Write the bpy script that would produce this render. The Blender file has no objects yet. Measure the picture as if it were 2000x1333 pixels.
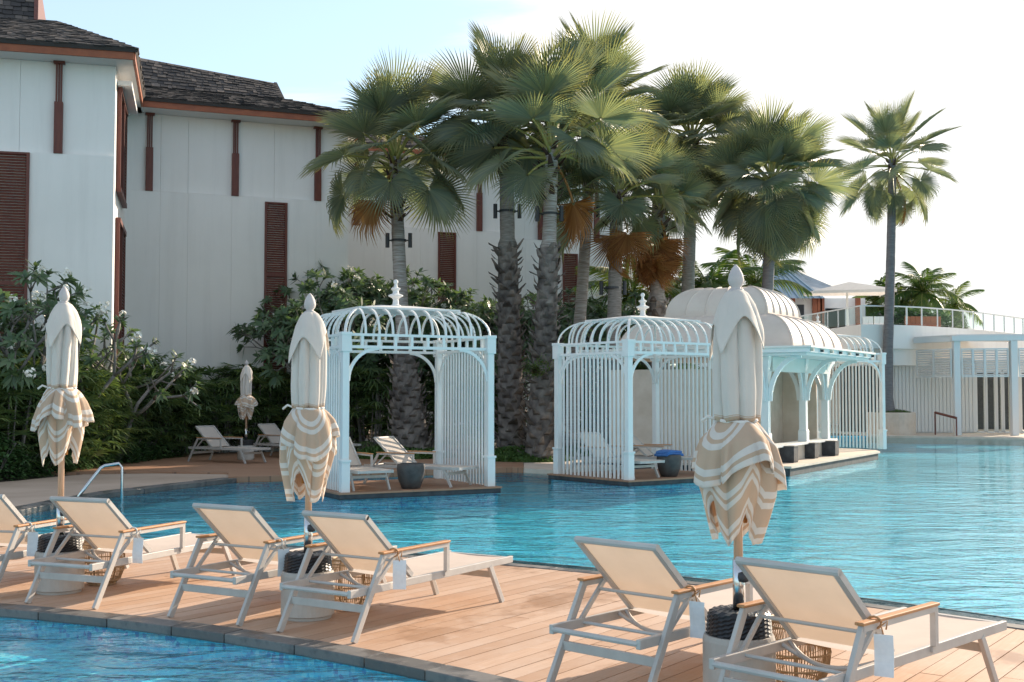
import bpy, bmesh, math, random
from mathutils import Vector, Matrix, Euler
R = math.radians
rnd = random.Random(7)
SC = bpy.context.scene
COL = SC.collection

# ------------------------------------------------------------------ camera
F_PX, HORIZON, EYE = 2300.0, 768.0, 1.73
PITCH = math.atan((HORIZON - 666.5) / F_PX)
cd = bpy.data.cameras.new('camera'); cam = bpy.data.objects.new('camera', cd); COL.objects.link(cam)
cd.sensor_width = 36; cd.lens = F_PX / 2000 * 36; cd.clip_end = 6000; cd.clip_start = 0.05
cam.location = (0, 0, EYE); cam.rotation_euler = (math.pi / 2 + PITCH, 0, 0)
SC.camera = cam
# ------------------------------------------------------------------ light
SUN_AZ, SUN_EL = 44.0, 22.0          # degrees right of the view direction, above the horizon
SKY_STRENGTH, SUN_STRENGTH, EXPOSURE = 0.15, 3.2, 1.48
SC.view_settings.view_transform = 'Standard'; SC.view_settings.look = 'None'
SC.view_settings.exposure = EXPOSURE; SC.view_settings.gamma = 1
SC.view_settings.use_curve_mapping = False
sdir = Vector((math.sin(R(SUN_AZ)) * math.cos(R(SUN_EL)), math.cos(R(SUN_AZ)) * math.cos(R(SUN_EL)), math.sin(R(SUN_EL))))
sl = bpy.data.lights.new('sun', 'SUN'); sl.energy = SUN_STRENGTH; sl.angle = R(0.55); sl.color = (1.0, 0.84, 0.66)
so = bpy.data.objects.new('sun', sl); COL.objects.link(so)
so.rotation_euler = sdir.to_track_quat('Z', 'Y').to_euler(); so.location = sdir * 60
wd = bpy.data.worlds.new('World'); SC.world = wd; wd.use_nodes = True
def build_world():
    nt = wd.node_tree; N = nt.nodes; L = nt.links; N.clear()
    out = N.new('ShaderNodeOutputWorld'); bg = N.new('ShaderNodeBackground'); bg.inputs['Strength'].default_value = SKY_STRENGTH
    sky = N.new('ShaderNodeTexSky'); sky.sky_type = 'NISHITA'; sky.sun_disc = False
    sky.sun_elevation = R(SUN_EL); sky.sun_rotation = R(SUN_AZ)
    sky.air_density = 1.0; sky.dust_density = 0.8; sky.ozone_density = 1.6
    tc = N.new('ShaderNodeTexCoord')
    # thin high cloud: noise on a flat layer overhead, so streaks shorten towards the horizon
    sep = N.new('ShaderNodeSeparateXYZ'); L.new(tc.outputs['Generated'], sep.inputs[0])
    mz = N.new('ShaderNodeMath'); mz.operation = 'MAXIMUM'; mz.inputs[1].default_value = 0.04; L.new(sep.outputs['Z'], mz.inputs[0])
    az = N.new('ShaderNodeMath'); az.operation = 'ADD'; az.inputs[1].default_value = 0.12; L.new(mz.outputs[0], az.inputs[0])
    dx = N.new('ShaderNodeMath'); dx.operation = 'DIVIDE'; L.new(sep.outputs['X'], dx.inputs[0]); L.new(az.outputs[0], dx.inputs[1])
    dy = N.new('ShaderNodeMath'); dy.operation = 'DIVIDE'; L.new(sep.outputs['Y'], dy.inputs[0]); L.new(az.outputs[0], dy.inputs[1])
    cx = N.new('ShaderNodeCombineXYZ'); L.new(dx.outputs[0], cx.inputs['X']); L.new(dy.outputs[0], cx.inputs['Y'])
    mp = N.new('ShaderNodeMapping'); mp.inputs['Rotation'].default_value = (0, 0, R(-32)); mp.inputs['Scale'].default_value = (0.55, 1.5, 1)
    mp.inputs['Location'].default_value = (1.3, 0.4, 0)
    L.new(cx.outputs[0], mp.inputs[0])
    n1 = N.new('ShaderNodeTexNoise'); n1.inputs['Scale'].default_value = 1.1; n1.inputs['Detail'].default_value = 8; n1.inputs['Roughness'].default_value = 0.58; n1.inputs['Distortion'].default_value = 0.5
    L.new(mp.outputs[0], n1.inputs[0])
    # haze thickens towards the sun (forward scattering) and gives the even white of the right half
    vd = N.new('ShaderNodeVectorMath'); vd.operation = 'DOT_PRODUCT'; vd.inputs[1].default_value = sdir
    L.new(tc.outputs['Generated'], vd.inputs[0])
    mr = N.new('ShaderNodeMapRange'); mr.inputs['From Min'].default_value = 0.66; mr.inputs['From Max'].default_value = 0.90; mr.inputs['To Min'].default_value = -0.13; mr.inputs['To Max'].default_value = 0.42
    L.new(vd.outputs['Value'], mr.inputs['Value'])
    ad = N.new('ShaderNodeMath'); ad.operation = 'ADD'; L.new(n1.outputs['Fac'], ad.inputs[0]); L.new(mr.outputs[0], ad.inputs[1])
    cr = N.new('ShaderNodeMapRange'); cr.interpolation_type = 'SMOOTHSTEP'; cr.inputs['From Min'].default_value = 0.43; cr.inputs['From Max'].default_value = 0.60; cr.inputs['To Min'].default_value = 0.36; cr.inputs['To Max'].default_value = 0.96
    L.new(ad.outputs[0], cr.inputs['Value'])
    tint = N.new('ShaderNodeMix'); tint.data_type = 'RGBA'; tint.blend_type = 'MULTIPLY'; tint.inputs['Factor'].default_value = 1
    L.new(sky.outputs[0], tint.inputs['A']); tint.inputs['B'].default_value = (0.49, 0.63, 0.655, 1)
    mx = N.new('ShaderNodeMix'); mx.data_type = 'RGBA'; L.new(cr.outputs[0], mx.inputs['Factor'])
    L.new(tint.outputs['Result'], mx.inputs['A']); mx.inputs['B'].default_value = (2.7, 2.66, 2.58, 1)
    L.new(mx.outputs['Result'], bg.inputs['Color']); L.new(bg.outputs[0], out.inputs[0])
build_world()

# ------------------------------------------------------------------ layout helpers (pixel of the 2000 px wide photograph -> place)
def ray(px, py):
    x = (px - 1000) / F_PX; y = -(py - 666.5) / F_PX
    return Vector((x, math.cos(PITCH) - y * math.sin(PITCH), math.sin(PITCH) + y * math.cos(PITCH)))
def at(px, py, Y):
    d = ray(px, py); return d * (Y / d.y) + Vector((0, 0, EYE))
def gnd(px, py, z=0.0):
    d = ray(px, py); return d * ((z - EYE) / d.z) + Vector((0, 0, EYE))

# ------------------------------------------------------------------ object helpers
class MB:
    def __init__(s): s.v = []; s.f = []; s.uv = None
    def add(s, verts, faces):
        o = len(s.v); s.v += [tuple(q) for q in verts]; s.f += [tuple(i + o for i in q) for q in faces]; return s
    def box(s, c, size, m=None):
        hx, hy, hz = size[0] / 2, size[1] / 2, size[2] / 2
        vs = [Vector((x, y, z)) for z in (-hz, hz) for x, y in ((-hx, -hy), (hx, -hy), (hx, hy), (-hx, hy))]
        if m is not None: vs = [m @ q for q in vs]
        c = Vector(c)
        return s.add([q + c for q in vs], [(0, 3, 2, 1), (4, 5, 6, 7), (0, 1, 5, 4), (1, 2, 6, 5), (2, 3, 7, 6), (3, 0, 4, 7)])
    def span(s, x0, x1, y0, y1, z0, z1):
        return s.box(((x0 + x1) / 2, (y0 + y1) / 2, (z0 + z1) / 2), (x1 - x0, y1 - y0, z1 - z0))
    def bar(s, p, q, w, h, up=(0, 0, 1)):          # rectangular bar from p to q; w sideways, h along up
        p = Vector(p); q = Vector(q); d = (q - p); L = d.length; d.normalize(); u = Vector(up)
        sd = d.cross(u)
        if sd.length < 1e-4: sd = d.cross(Vector((0, 1, 0)))
        sd.normalize(); u = sd.cross(d)
        vs = [b + sd * (a * w / 2) + u * (e * h / 2) for b in (p, q) for a, e in ((-1, -1), (1, -1), (1, 1), (-1, 1))]
        return s.add(vs, [(0, 1, 2, 3), (4, 7, 6, 5), (0, 4, 5, 1), (1, 5, 6, 2), (2, 6, 7, 3), (3, 7, 4, 0)])
    def tube(s, pts, r, n=8, cap=True):
        pts = [Vector(q) for q in pts]; rs = r if isinstance(r, (list, tuple)) else [r] * len(pts)
        o = len(s.v); prev = None
        for i, p in enumerate(pts):
            d = (pts[min(i + 1, len(pts) - 1)] - pts[max(i - 1, 0)]).normalized()
            if prev is None:
                a = d.orthogonal().normalized()
            else:
                a = (prev - d * prev.dot(d)).normalized()
            prev = a; b = d.cross(a)
            for k in range(n):
                t = 2 * math.pi * k / n
                s.v.append(tuple(p + (a * math.cos(t) + b * math.sin(t)) * rs[i]))
        for i in range(len(pts) - 1):
            for k in range(n):
                k2 = (k + 1) % n
                s.f.append((o + i * n + k, o + i * n + k2, o + (i + 1) * n + k2, o + (i + 1) * n + k))
        if cap:
            s.f.append(tuple(o + k for k in range(n))[::-1]); s.f.append(tuple(o + (len(pts) - 1) * n + k for k in range(n)))
        return s
    def lathe(s, prof, n=20, c=(0, 0, 0), sq=False):
        o = len(s.v); c = Vector(c)
        for r, z in prof:
            for k in range(n):
                t = 2 * math.pi * (k + (.5 if sq else 0)) / n
                s.v.append((c.x + r * math.cos(t), c.y + r * math.sin(t), c.z + z))
        for i in range(len(prof) - 1):
            for k in range(n):
                k2 = (k + 1) % n
                s.f.append((o + i * n + k, o + i * n + k2, o + (i + 1) * n + k2, o + (i + 1) * n + k))
        s.f.append(tuple(o + k for k in range(n))[::-1]); s.f.append(tuple(o + (len(prof) - 1) * n + k for k in range(n)))
        return s
    def prism(s, poly, z0, z1):
        n = len(poly); a = sum(poly[i][0] * poly[(i + 1) % n][1] - poly[(i + 1) % n][0] * poly[i][1] for i in range(n))
        if a < 0: poly = poly[::-1]
        vs = [(x, y, z0) for x, y in poly] + [(x, y, z1) for x, y in poly]
        fs = [tuple(range(n))[::-1], tuple(range(n, 2 * n))] + [(i, (i + 1) % n, n + (i + 1) % n, n + i) for i in range(n)]
        return s.add(vs, fs)
    def mesh(s, name, smooth=False):
        me = bpy.data.meshes.new(name); me.from_pydata(s.v, [], s.f)
        if s.uv is not None:
            ul = me.uv_layers.new(name='UVMap')
            vi = [0] * len(me.loops); me.loops.foreach_get('vertex_index', vi)
            ul.data.foreach_set('uv', [c for i in vi for c in s.uv[i]])
        if smooth: me.polygons.foreach_set('use_smooth', [True] * len(me.polygons))
        me.update(); return me
    def build(s, name, mat, parent=None, smooth=False, bevel=0, kind=None):
        return obj(name, s.mesh(name, smooth), mat, parent, bevel, kind)
def obj(name, me, mat=None, parent=None, bevel=0, kind=None):
    o = bpy.data.objects.new(name, me); COL.objects.link(o)
    if mat is not None and not me.materials: me.materials.append(mat)
    if parent is not None: o.parent = parent
    if kind: o['kind'] = kind
    if bevel:
        b = o.modifiers.new('bevel', 'BEVEL'); b.width = bevel; b.segments = 2; b.limit_method = 'ANGLE'
    return o
def tag(o, label, cat, group=None):
    o['label'] = label; o['category'] = cat
    if group: o['group'] = group
    return o
def thing(name, label, cat, loc=(0, 0, 0), rz=0.0, group=None):
    o = bpy.data.objects.new(name, None); COL.objects.link(o); o.empty_display_size = .2
    o.location = loc; o.rotation_euler = (0, 0, rz); return tag(o, label, cat, group)
def struct(name, mb, mat, parent=None, bevel=0):
    o = mb.build(name, mat, parent, bevel=bevel)
    if parent is None: o['kind'] = 'structure'
    return o
def copy_tree(o, parent=None, label=None, loc=None, rz=None, group=None):
    c = o.copy(); COL.objects.link(c); c.parent = parent
    if label: c['label'] = label
    if group: c['group'] = group
    if loc is not None: c.location = loc
    if rz is not None: c.rotation_euler = (0, 0, rz)
    for ch in list(o.children): copy_tree(ch, c)
    return c
NTH = ('leftmost', 'second from left', 'third from left', 'fourth from left', 'fifth from left', 'sixth from left', 'seventh from left', 'eighth from left', 'ninth from left', 'tenth from left', 'eleventh from left', 'twelfth from left', 'thirteenth from left', 'fourteenth from left', 'fifteenth from left', 'sixteenth from left', 'seventeenth from left', 'eighteenth from left', 'nineteenth from left', 'twentieth from left')
def lerp(a, b, t): return a + (b - a) * t
def prof(t, pts):                                    # piecewise-linear lookup
    for (a, x), (b, y) in zip(pts, pts[1:]):
        if t <= b: return lerp(x, y, (t - a) / (b - a) if b > a else 0)
    return pts[-1][1]

# ------------------------------------------------------------------ materials
def mat(name, col=(.5, .5, .5), rough=.6, **k):
    m = bpy.data.materials.new(name); m.use_nodes = True
    b = m.node_tree.nodes['Principled BSDF']
    b.inputs['Base Color'].default_value = (*col, 1); b.inputs['Roughness'].default_value = rough
    for a, v in k.items(): b.inputs[a.replace('_', ' ')].default_value = v
    return m
def nodes(m): return m.node_tree.nodes, m.node_tree.links, m.node_tree.nodes['Principled BSDF']
def nn(N, t, **k):
    n = N.new(t)
    for a, v in k.items():
        if a in n.inputs: n.inputs[a].default_value = v
        else: setattr(n, a, v)
    return n
def mixrgb(N, L, fac, a, b, mode='MIX'):
    n = N.new('ShaderNodeMix'); n.data_type = 'RGBA'; n.blend_type = mode
    for sock, v in (('Factor', fac), ('A', a), ('B', b)):
        if hasattr(v, 'is_output') or isinstance(v, bpy.types.NodeSocket): L.new(v, n.inputs[sock])
        elif sock == 'Factor': n.inputs[sock].default_value = v
        else: n.inputs[sock].default_value = (*v[:3], 1)
    return n.outputs['Result']
def ramp(N, L, src, stops, interp='LINEAR'):
    r = N.new('ShaderNodeValToRGB'); e = r.color_ramp.elements; r.color_ramp.interpolation = interp
    while len(e) < len(stops): e.new(0.5)
    for i, (p, c) in enumerate(stops):
        e[i].position = p; e[i].color = (*c, 1) if len(c) == 3 else c
    L.new(src, r.inputs[0]); return r.outputs[0]
def noise(N, L, scale, detail=4, rough=.55, coord='Object', stretch=None, dist=0):
    tc = N.new('ShaderNodeTexCoord'); n = nn(N, 'ShaderNodeTexNoise', Scale=scale, Detail=detail, Roughness=rough, Distortion=dist)
    if stretch:
        mp = N.new('ShaderNodeMapping'); mp.inputs['Scale'].default_value = stretch; L.new(tc.outputs[coord], mp.inputs[0]); L.new(mp.outputs[0], n.inputs['Vector'])
    else: L.new(tc.outputs[coord], n.inputs['Vector'])
    return n.outputs['Fac']
def bump(N, L, b, h, strength=.3, dist=.01):
    n = nn(N, 'ShaderNodeBump', Strength=strength, Distance=dist); L.new(h, n.inputs['Height']); L.new(n.outputs[0], b.inputs['Normal']); return n
def mottled(name, c1, c2, scale, rough=.7, bscale=None, bstr=.2, bdist=.005, detail=5, stretch=None, lo=.35, hi=.65, **k):
    m = mat(name, c1, rough, **k); N, L, b = nodes(m)
    f = noise(N, L, scale, detail, stretch=stretch)
    L.new(ramp(N, L, f, [(lo, c1), (hi, c2)]), b.inputs['Base Color'])
    if bscale: bump(N, L, b, noise(N, L, bscale, 4, stretch=stretch), bstr, bdist)
    return m
def leafy(name, stops, trans=.35, rough=.5, tip=None):
    m = mat(name, stops[0][1], rough, Specular_IOR_Level=.35); N, L, b = nodes(m)
    g = N.new('ShaderNodeNewGeometry'); oi = N.new('ShaderNodeObjectInfo')
    a = nn(N, 'ShaderNodeMath', operation='MULTIPLY_ADD'); a.inputs[1].default_value = .65; L.new(g.outputs['Random Per Island'], a.inputs[0])
    s2 = nn(N, 'ShaderNodeMath', operation='MULTIPLY'); s2.inputs[1].default_value = .35; L.new(oi.outputs['Random'], s2.inputs[0]); L.new(s2.outputs[0], a.inputs[2])
    c = ramp(N, L, a.outputs[0], stops)
    if tip:                                          # older, yellower tips: uv.x runs from the leaf base to its tip
        uv = N.new('ShaderNodeUVMap'); sx = N.new('ShaderNodeSeparateXYZ'); L.new(uv.outputs[0], sx.inputs[0])
        mr = nn(N, 'ShaderNodeMapRange'); mr.inputs['From Min'].default_value = tip[1]; mr.inputs['From Max'].default_value = 1.05; mr.inputs['To Max'].default_value = tip[2]
        L.new(sx.outputs['X'], mr.inputs['Value'])
        c = mixrgb(N, L, mr.outputs[0], c, tip[0])
    L.new(c, b.inputs['Base Color'])
    t = N.new('ShaderNodeBsdfTranslucent')
    tc = mixrgb(N, L, 1, c, (1.15, 1.2, .65), 'MULTIPLY'); L.new(tc, t.inputs['Color'])
    mx = N.new('ShaderNodeMixShader'); mx.inputs[0].default_value = trans
    L.new(b.outputs[0], mx.inputs[1]); L.new(t.outputs[0], mx.inputs[2])
    L.new(mx.outputs[0], N['Material Output'].inputs['Surface']); return m
def cloth(name, col, trans=.35, rough=.85, weave=600, stripes=None, through=None):
    m = mat(name, col, rough, Specular_IOR_Level=.2); N, L, b = nodes(m)
    f = noise(N, L, 5, 4); c = ramp(N, L, f, [(.3, tuple(v * .92 for v in col)), (.7, col)])
    if stripes:                                      # woven stripes: uv.y is the distance from the hem in metres
        uv = N.new('ShaderNodeUVMap'); sx = N.new('ShaderNodeSeparateXYZ'); L.new(uv.outputs[0], sx.inputs[0])
        st = ramp(N, L, sx.outputs['Y'], stripes, 'CONSTANT'); c = mixrgb(N, L, 1, c, st, 'MULTIPLY')
    L.new(c, b.inputs['Base Color']); bump(N, L, b, noise(N, L, 60, 3), .25, .004)
    t = N.new('ShaderNodeBsdfTranslucent'); L.new(c if through is None else mixrgb(N, L, 1, c, through, 'MULTIPLY'), t.inputs['Color'])
    mx = N.new('ShaderNodeMixShader'); mx.inputs[0].default_value = trans
    L.new(b.outputs[0], mx.inputs[1]); L.new(t.outputs[0], mx.inputs[2]); L.new(mx.outputs[0], N['Material Output'].inputs['Surface']); return m
M = {}
M['stucco'] = mottled('stucco', (.79, .76, .72), (.83, .80, .765), .35, .85, 90, .08, .003)
def weather(m):                                        # faint rain streaks and patchy paint
    N, L, b = nodes(m); src = b.inputs['Base Color'].links[0].from_socket
    a = noise(N, L, 1.6, 7, .65, stretch=(2.2, 2.2, .16)); p = noise(N, L, .45, 6, .6)
    c = mixrgb(N, L, ramp(N, L, a, [(.50, (0, 0, 0)), (.78, (.22, .22, .22))]), src, (.52, .50, .475)); c = mixrgb(N, L, ramp(N, L, p, [(.5, (0, 0, 0)), (.75, (.16, .16, .16))]), c, (.60, .575, .54))
    L.new(c, b.inputs['Base Color'])
weather(M['stucco'])
M['soffit'] = mat('soffit', (.66, .65, .64), .8)
M['brown'] = mottled('painted_wood', (.105, .024, .015), (.15, .038, .022), 3, .5, stretch=(6, 6, 1))
M['fascia'] = mottled('fascia_wood', (.24, .062, .022), (.33, .092, .032), 3, .5)
M['white'] = mottled('white_paint', (.71, .715, .70), (.755, .755, .74), 2.5, .45, 40, .05, .002)
M['cream'] = mottled('cream_panel', (.70, .66, .60), (.76, .72, .67), 1.2, .7)
M['dome'] = mottled('dome_sheet', (.60, .51, .44), (.67, .58, .51), 1.4, .6, 12, .06, .004)
M['trim'] = mat('white_trim', (.70, .695, .68), .5)
M['alu'] = mottled('painted_aluminium', (.44, .41, .385), (.50, .47, .44), 8, .45, Metallic=.0)
M['teak'] = mottled('teak', (.40, .18, .07), (.52, .25, .10), 8, .55, stretch=(12, 1, 12))
M['sling'] = cloth('sling_mesh', (.68, .60, .53), .24, through=(.95, .78, .62))
M['pole'] = mottled('pole_wood', (.50, .33, .22), (.62, .42, .29), 6, .5, stretch=(8, 8, 1))
M['ribwood'] = mottled('umbrella_rib_wood', (.45, .20, .05), (.6, .28, .08), 8, .5)
M['finial'] = mottled('weathered_finial', (.50, .46, .45), (.60, .55, .53), 14, .7)
TAN, WHT = (.82, .655, .52), (1, 1, 1)
M['canvas'] = cloth('canvas', (.74, .70, .66), .22)
M['striped'] = cloth('striped_canvas', (.82, .77, .71), .28, stripes=[(0, WHT), (.034, TAN), (.058, WHT), (.095, TAN), (.20, WHT), (.235, TAN), (.258, WHT), (.30, TAN), (.40, WHT), (.43, TAN), (.47, WHT)])
M['rope'] = mat('cotton_rope', (.72, .68, .63), .9)
M['concrete'] = mottled('cast_concrete', (.43, .39, .35), (.54, .50, .455), 4, .85, 60, .25, .004)
M['rattan'] = mottled('rattan_cane', (.36, .23, .12), (.48, .33, .19), 20, .6)
M['steel'] = mat('stainless_steel', (.62, .63, .64), .22, Metallic=1.0)
M['dark'] = mat('dark_metal', (.035, .036, .04), .5)
M['paper'] = mottled('card', (.72, .76, .80), (.78, .81, .84), 30, .7)
M['glass'] = mat('glass', (.85, .95, .95), .02, Transmission_Weight=1.0, IOR=1.12)
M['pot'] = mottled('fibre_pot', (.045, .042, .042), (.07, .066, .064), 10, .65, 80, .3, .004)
M['towel'] = mottled('blue_towel', (.04, .12, .33), (.06, .17, .43), 30, .95, 120, .5, .006)
M['stonepot'] = mottled('travertine', (.55, .45, .36), (.64, .54, .45), 3, .75)
M['louvre'] = mat('louvre_white', (.68, .685, .675), .5)
M['darkstone'] = mottled('dark_stone', (.032, .034, .038), (.065, .068, .072), 6, .75, 30, .15, .004)
M['paleroof'] = mottled('pale_roof_tiles', (.34, .36, .38), (.46, .48, .50), 2, .7)
M['blueroof'] = mottled('blue_glass_roof', (.20, .30, .38), (.27, .37, .45), 2, .3)
M['bark'] = mottled('palm_bark', (.20, .175, .155), (.34, .31, .285), 5, .9, 14, .5, .03, stretch=(1, 1, 7))
M['paletrunk'] = mottled('pale_palm_bark', (.22, .18, .155), (.46, .42, .39), 5, .9, 14, .5, .03, stretch=(.6, .6, 9))
M['greybark'] = mottled('grey_palm_bark', (.135, .125, .13), (.20, .185, .185), 4, .9, 14, .5, .03, stretch=(1, 1, 5))
M['boot'] = mottled('leaf_base', (.06, .050, .045), (.25, .215, .19), 3, .9, 25, .4, .01)
M['fibre'] = mottled('trunk_fibre', (.035, .022, .018), (.085, .05, .035), 9, .95, 30, .6, .02)
M['petiole'] = mottled('petiole', (.20, .22, .05), (.34, .30, .09), 4, .5)
M['fan'] = leafy('fan_leaf', [(0, (.16, .195, .15)), (.5, (.225, .26, .195)), (1, (.32, .335, .21))], .42, .42, tip=((.34, .27, .08), .62, .75))
M['deadfan'] = leafy('dead_fan_leaf', [(0, (.20, .085, .03)), (.6, (.33, .15, .05)), (1, (.42, .22, .08))], .3, .7)
M['rhapis'] = leafy('lady_palm_leaf', [(0, (.075, .13, .065)), (.5, (.14, .215, .09)), (1, (.27, .33, .11))], .40, .4)
M['plum'] = leafy('frangipani_leaf', [(0, (.060, .105, .06)), (.5, (.095, .155, .08)), (1, (.16, .22, .11))], .32, .38)
M['shrub'] = leafy('shrub_leaf', [(0, (.045, .105, .04)), (.5, (.075, .155, .055)), (1, (.15, .24, .08))], .25, .45)
M['coco'] = leafy('coconut_leaf', [(0, (.05, .10, .03)), (.5, (.09, .15, .035)), (1, (.24, .24, .05))], .35, .45)
M['lawn'] = leafy('ground_cover_leaf', [(0, (.035, .085, .02)), (1, (.10, .17, .04))], .2, .6)
M['petal'] = mat('white_petal', (.86, .84, .76), .6)
M['branch'] = mottled('frangipani_bark', (.16, .145, .13), (.27, .25, .23), 8, .9, 30, .3, .01)
M['soil'] = mottled('soil', (.05, .042, .03), (.09, .075, .05), .6, .95, 6, .4, .05)
def special_mats():
    # deck boards: every board its own tone, grain along its length, weathered patches
    m = mat('deck_wood', (.4, .25, .16), .55, Specular_IOR_Level=.35); N, L, b = nodes(m); M['deck'] = m
    oi = N.new('ShaderNodeObjectInfo')
    base = ramp(N, L, oi.outputs['Random'], [(0, (.45, .285, .19)), (.5, (.51, .335, .23)), (1, (.57, .395, .285))])
    g = noise(N, L, 2.2, 6, .6, stretch=(22, 1.2, 1)); c = mixrgb(N, L, ramp(N, L, g, [(.35, (0, 0, 0)), (.7, (.5, .5, .5))]), base, (.40, .23, .14))
    w = noise(N, L, .8, 5, .6); c = mixrgb(N, L, ramp(N, L, w, [(.5, (0, 0, 0)), (.75, (.45, .45, .45))]), c, (.60, .49, .41))
    ge = N.new('ShaderNodeNewGeometry'); mp = N.new('ShaderNodeMapping'); mp.inputs['Scale'].default_value = (.8, .8, .8); L.new(ge.outputs['Position'], mp.inputs[0])
    wn = nn(N, 'ShaderNodeTexNoise', Scale=1.0, Detail=7, Roughness=.65, Distortion=.4); L.new(mp.outputs[0], wn.inputs['Vector'])     # damp patches that run across the boards
    c = mixrgb(N, L, ramp(N, L, wn.outputs['Fac'], [(.56, (0, 0, 0)), (.62, (.5, .5, .5)), (.8, (.7, .7, .7))]), c, (.36, .20, .115))
    fn = nn(N, 'ShaderNodeTexNoise', Scale=7.0, Detail=6, Roughness=.7); L.new(ge.outputs['Position'], fn.inputs['Vector'])              # trodden, bleached speckle
    c = mixrgb(N, L, ramp(N, L, fn.outputs['Fac'], [(.55, (0, 0, 0)), (.75, (.35, .35, .35))]), c, (.62, .50, .42))
    L.new(ramp(N, L, wn.outputs['Fac'], [(.56, (.6, .6, .6)), (.62, (.34, .34, .34))]), b.inputs['Roughness'])
    L.new(c, b.inputs['Base Color']); bump(N, L, b, g, .25, .004)
    # boards too far off to tell apart
    m = mat('far_deck_wood', (.3, .15, .08), .6); N, L, b = nodes(m); M['fardeck'] = m
    tc = N.new('ShaderNodeTexCoord'); br = N.new('ShaderNodeTexBrick'); br.inputs['Scale'].default_value = 1; br.inputs['Brick Width'].default_value = 2.4; br.inputs['Row Height'].default_value = .14; br.inputs['Mortar Size'].default_value = .006
    br.inputs['Color1'].default_value = (.27, .125, .065, 1); br.inputs['Color2'].default_value = (.36, .18, .10, 1); br.inputs['Mortar'].default_value = (.05, .025, .015, 1); L.new(tc.outputs['Object'], br.inputs['Vector'])
    c = mixrgb(N, L, noise(N, L, 1.2, 5), br.outputs['Color'], (.36, .21, .13)); L.new(c, b.inputs['Base Color'])
    # grey slate coping with damp stains
    m = mat('slate', (.2, .19, .18), .5); N, L, b = nodes(m); M['slate'] = m
    oi = N.new('ShaderNodeObjectInfo'); base = ramp(N, L, oi.outputs['Random'], [(0, (.09, .085, .08)), (1, (.17, .16, .15))])
    n = noise(N, L, 3.5, 8, .65); c = mixrgb(N, L, ramp(N, L, n, [(.48, (0, 0, 0)), (.58, (.75, .75, .75))]), base, (.055, .055, .058))
    n2 = noise(N, L, 9, 6, .7); c = mixrgb(N, L, ramp(N, L, n2, [(.55, (0, 0, 0)), (.75, (.35, .35, .35))]), c, (.34, .30, .27))
    L.new(c, b.inputs['Base Color']); bump(N, L, b, n2, .3, .006)
    L.new(ramp(N, L, n, [(.45, (.7, .7, .7)), (.58, (.28, .28, .28))]), b.inputs['Roughness'])
    # path of washed concrete
    M['path'] = mottled('washed_concrete', (.38, .285, .215), (.47, .36, .28), .7, .85, 40, .2, .004)
    # weathered shingles
    m = mat('shingle', (.06, .05, .05), .85); N, L, b = nodes(m); M['shingle'] = m
    g = N.new('ShaderNodeNewGeometry'); c = ramp(N, L, g.outputs['Random Per Island'], [(0, (.018, .016, .017)), (.55, (.048, .042, .041)), (.85, (.10, .082, .072)), (1, (.17, .135, .115))])
    L.new(c, b.inputs['Base Color']); bump(N, L, b, noise(N, L, 30, 4), .4, .01)
    M['woven'] = mottled('woven_cover', (.010, .011, .014), (.022, .024, .028), 60, .38)
    # pool floor mosaic
    m = mat('pool_mosaic', (.05, .35, .5), .4); N, L, b = nodes(m); M['mosaic'] = m
    tc = N.new('ShaderNodeTexCoord'); v = nn(N, 'ShaderNodeTexVoronoi', Scale=30.0, Randomness=.5); L.new(tc.outputs['Object'], v.inputs['Vector'])
    sp = N.new('ShaderNodeSeparateColor'); L.new(v.outputs['Color'], sp.inputs[0])
    c = ramp(N, L, sp.outputs[0], [(0, (.01, .22, .48)), (.10, (.015, .30, .60)), (.17, (.035, .48, .68)), (.6, (.06, .60, .76)), (.85, (.11, .68, .80)), (1, (.22, .72, .80))])
    c = mixrgb(N, L, ramp(N, L, noise(N, L, .9, 4), [(.35, (0, 0, 0)), (.7, (.35, .35, .35))]), c, (.07, .60, .76))
    L.new(c, b.inputs['Base Color'])
    # water: clear, rippled, tinted by its depth
    m = bpy.data.materials.new('pool_water'); m.use_nodes = True; N = m.node_tree.nodes; L = m.node_tree.links; N.clear(); M['water'] = m
    out = N.new('ShaderNodeOutputMaterial'); tr = N.new('ShaderNodeBsdfTransparent'); tr.inputs[0].default_value = (.80, .965, .985, 1)
    gl = N.new('ShaderNodeBsdfGlossy'); gl.inputs['Roughness'].default_value = .05
    a = noise(N, L, 1.1, 3, .5, stretch=(1, 1.9, 1), dist=.6); b2 = noise(N, L, 5.5, 3, .55, stretch=(1, 1.5, 1), dist=.5)
    ad = nn(N, 'ShaderNodeMath', operation='MULTIPLY_ADD'); ad.inputs[1].default_value = .22; L.new(b2, ad.inputs[0]); L.new(a, ad.inputs[2])
    bp = nn(N, 'ShaderNodeBump', Strength=.9, Distance=.13); L.new(ad.outputs[0], bp.inputs['Height']); L.new(ramp(N, L, noise(N, L, .16, 3, .5, stretch=(1, 1.6, 1)), [(.35, (.35, .35, .35)), (.65, (1, 1, 1))]), bp.inputs['Strength'])
    lw = nn(N, 'ShaderNodeLayerWeight', Blend=.5); L.new(bp.outputs[0], lw.inputs['Normal']); L.new(bp.outputs[0], gl.inputs['Normal'])
    pw = nn(N, 'ShaderNodeMath', operation='POWER'); pw.inputs[1].default_value = 4.6; L.new(lw.outputs['Facing'], pw.inputs[0])
    fr = nn(N, 'ShaderNodeMath', operation='MULTIPLY_ADD'); fr.inputs[1].default_value = .91; fr.inputs[2].default_value = .02; L.new(pw.outputs[0], fr.inputs[0])
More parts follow.
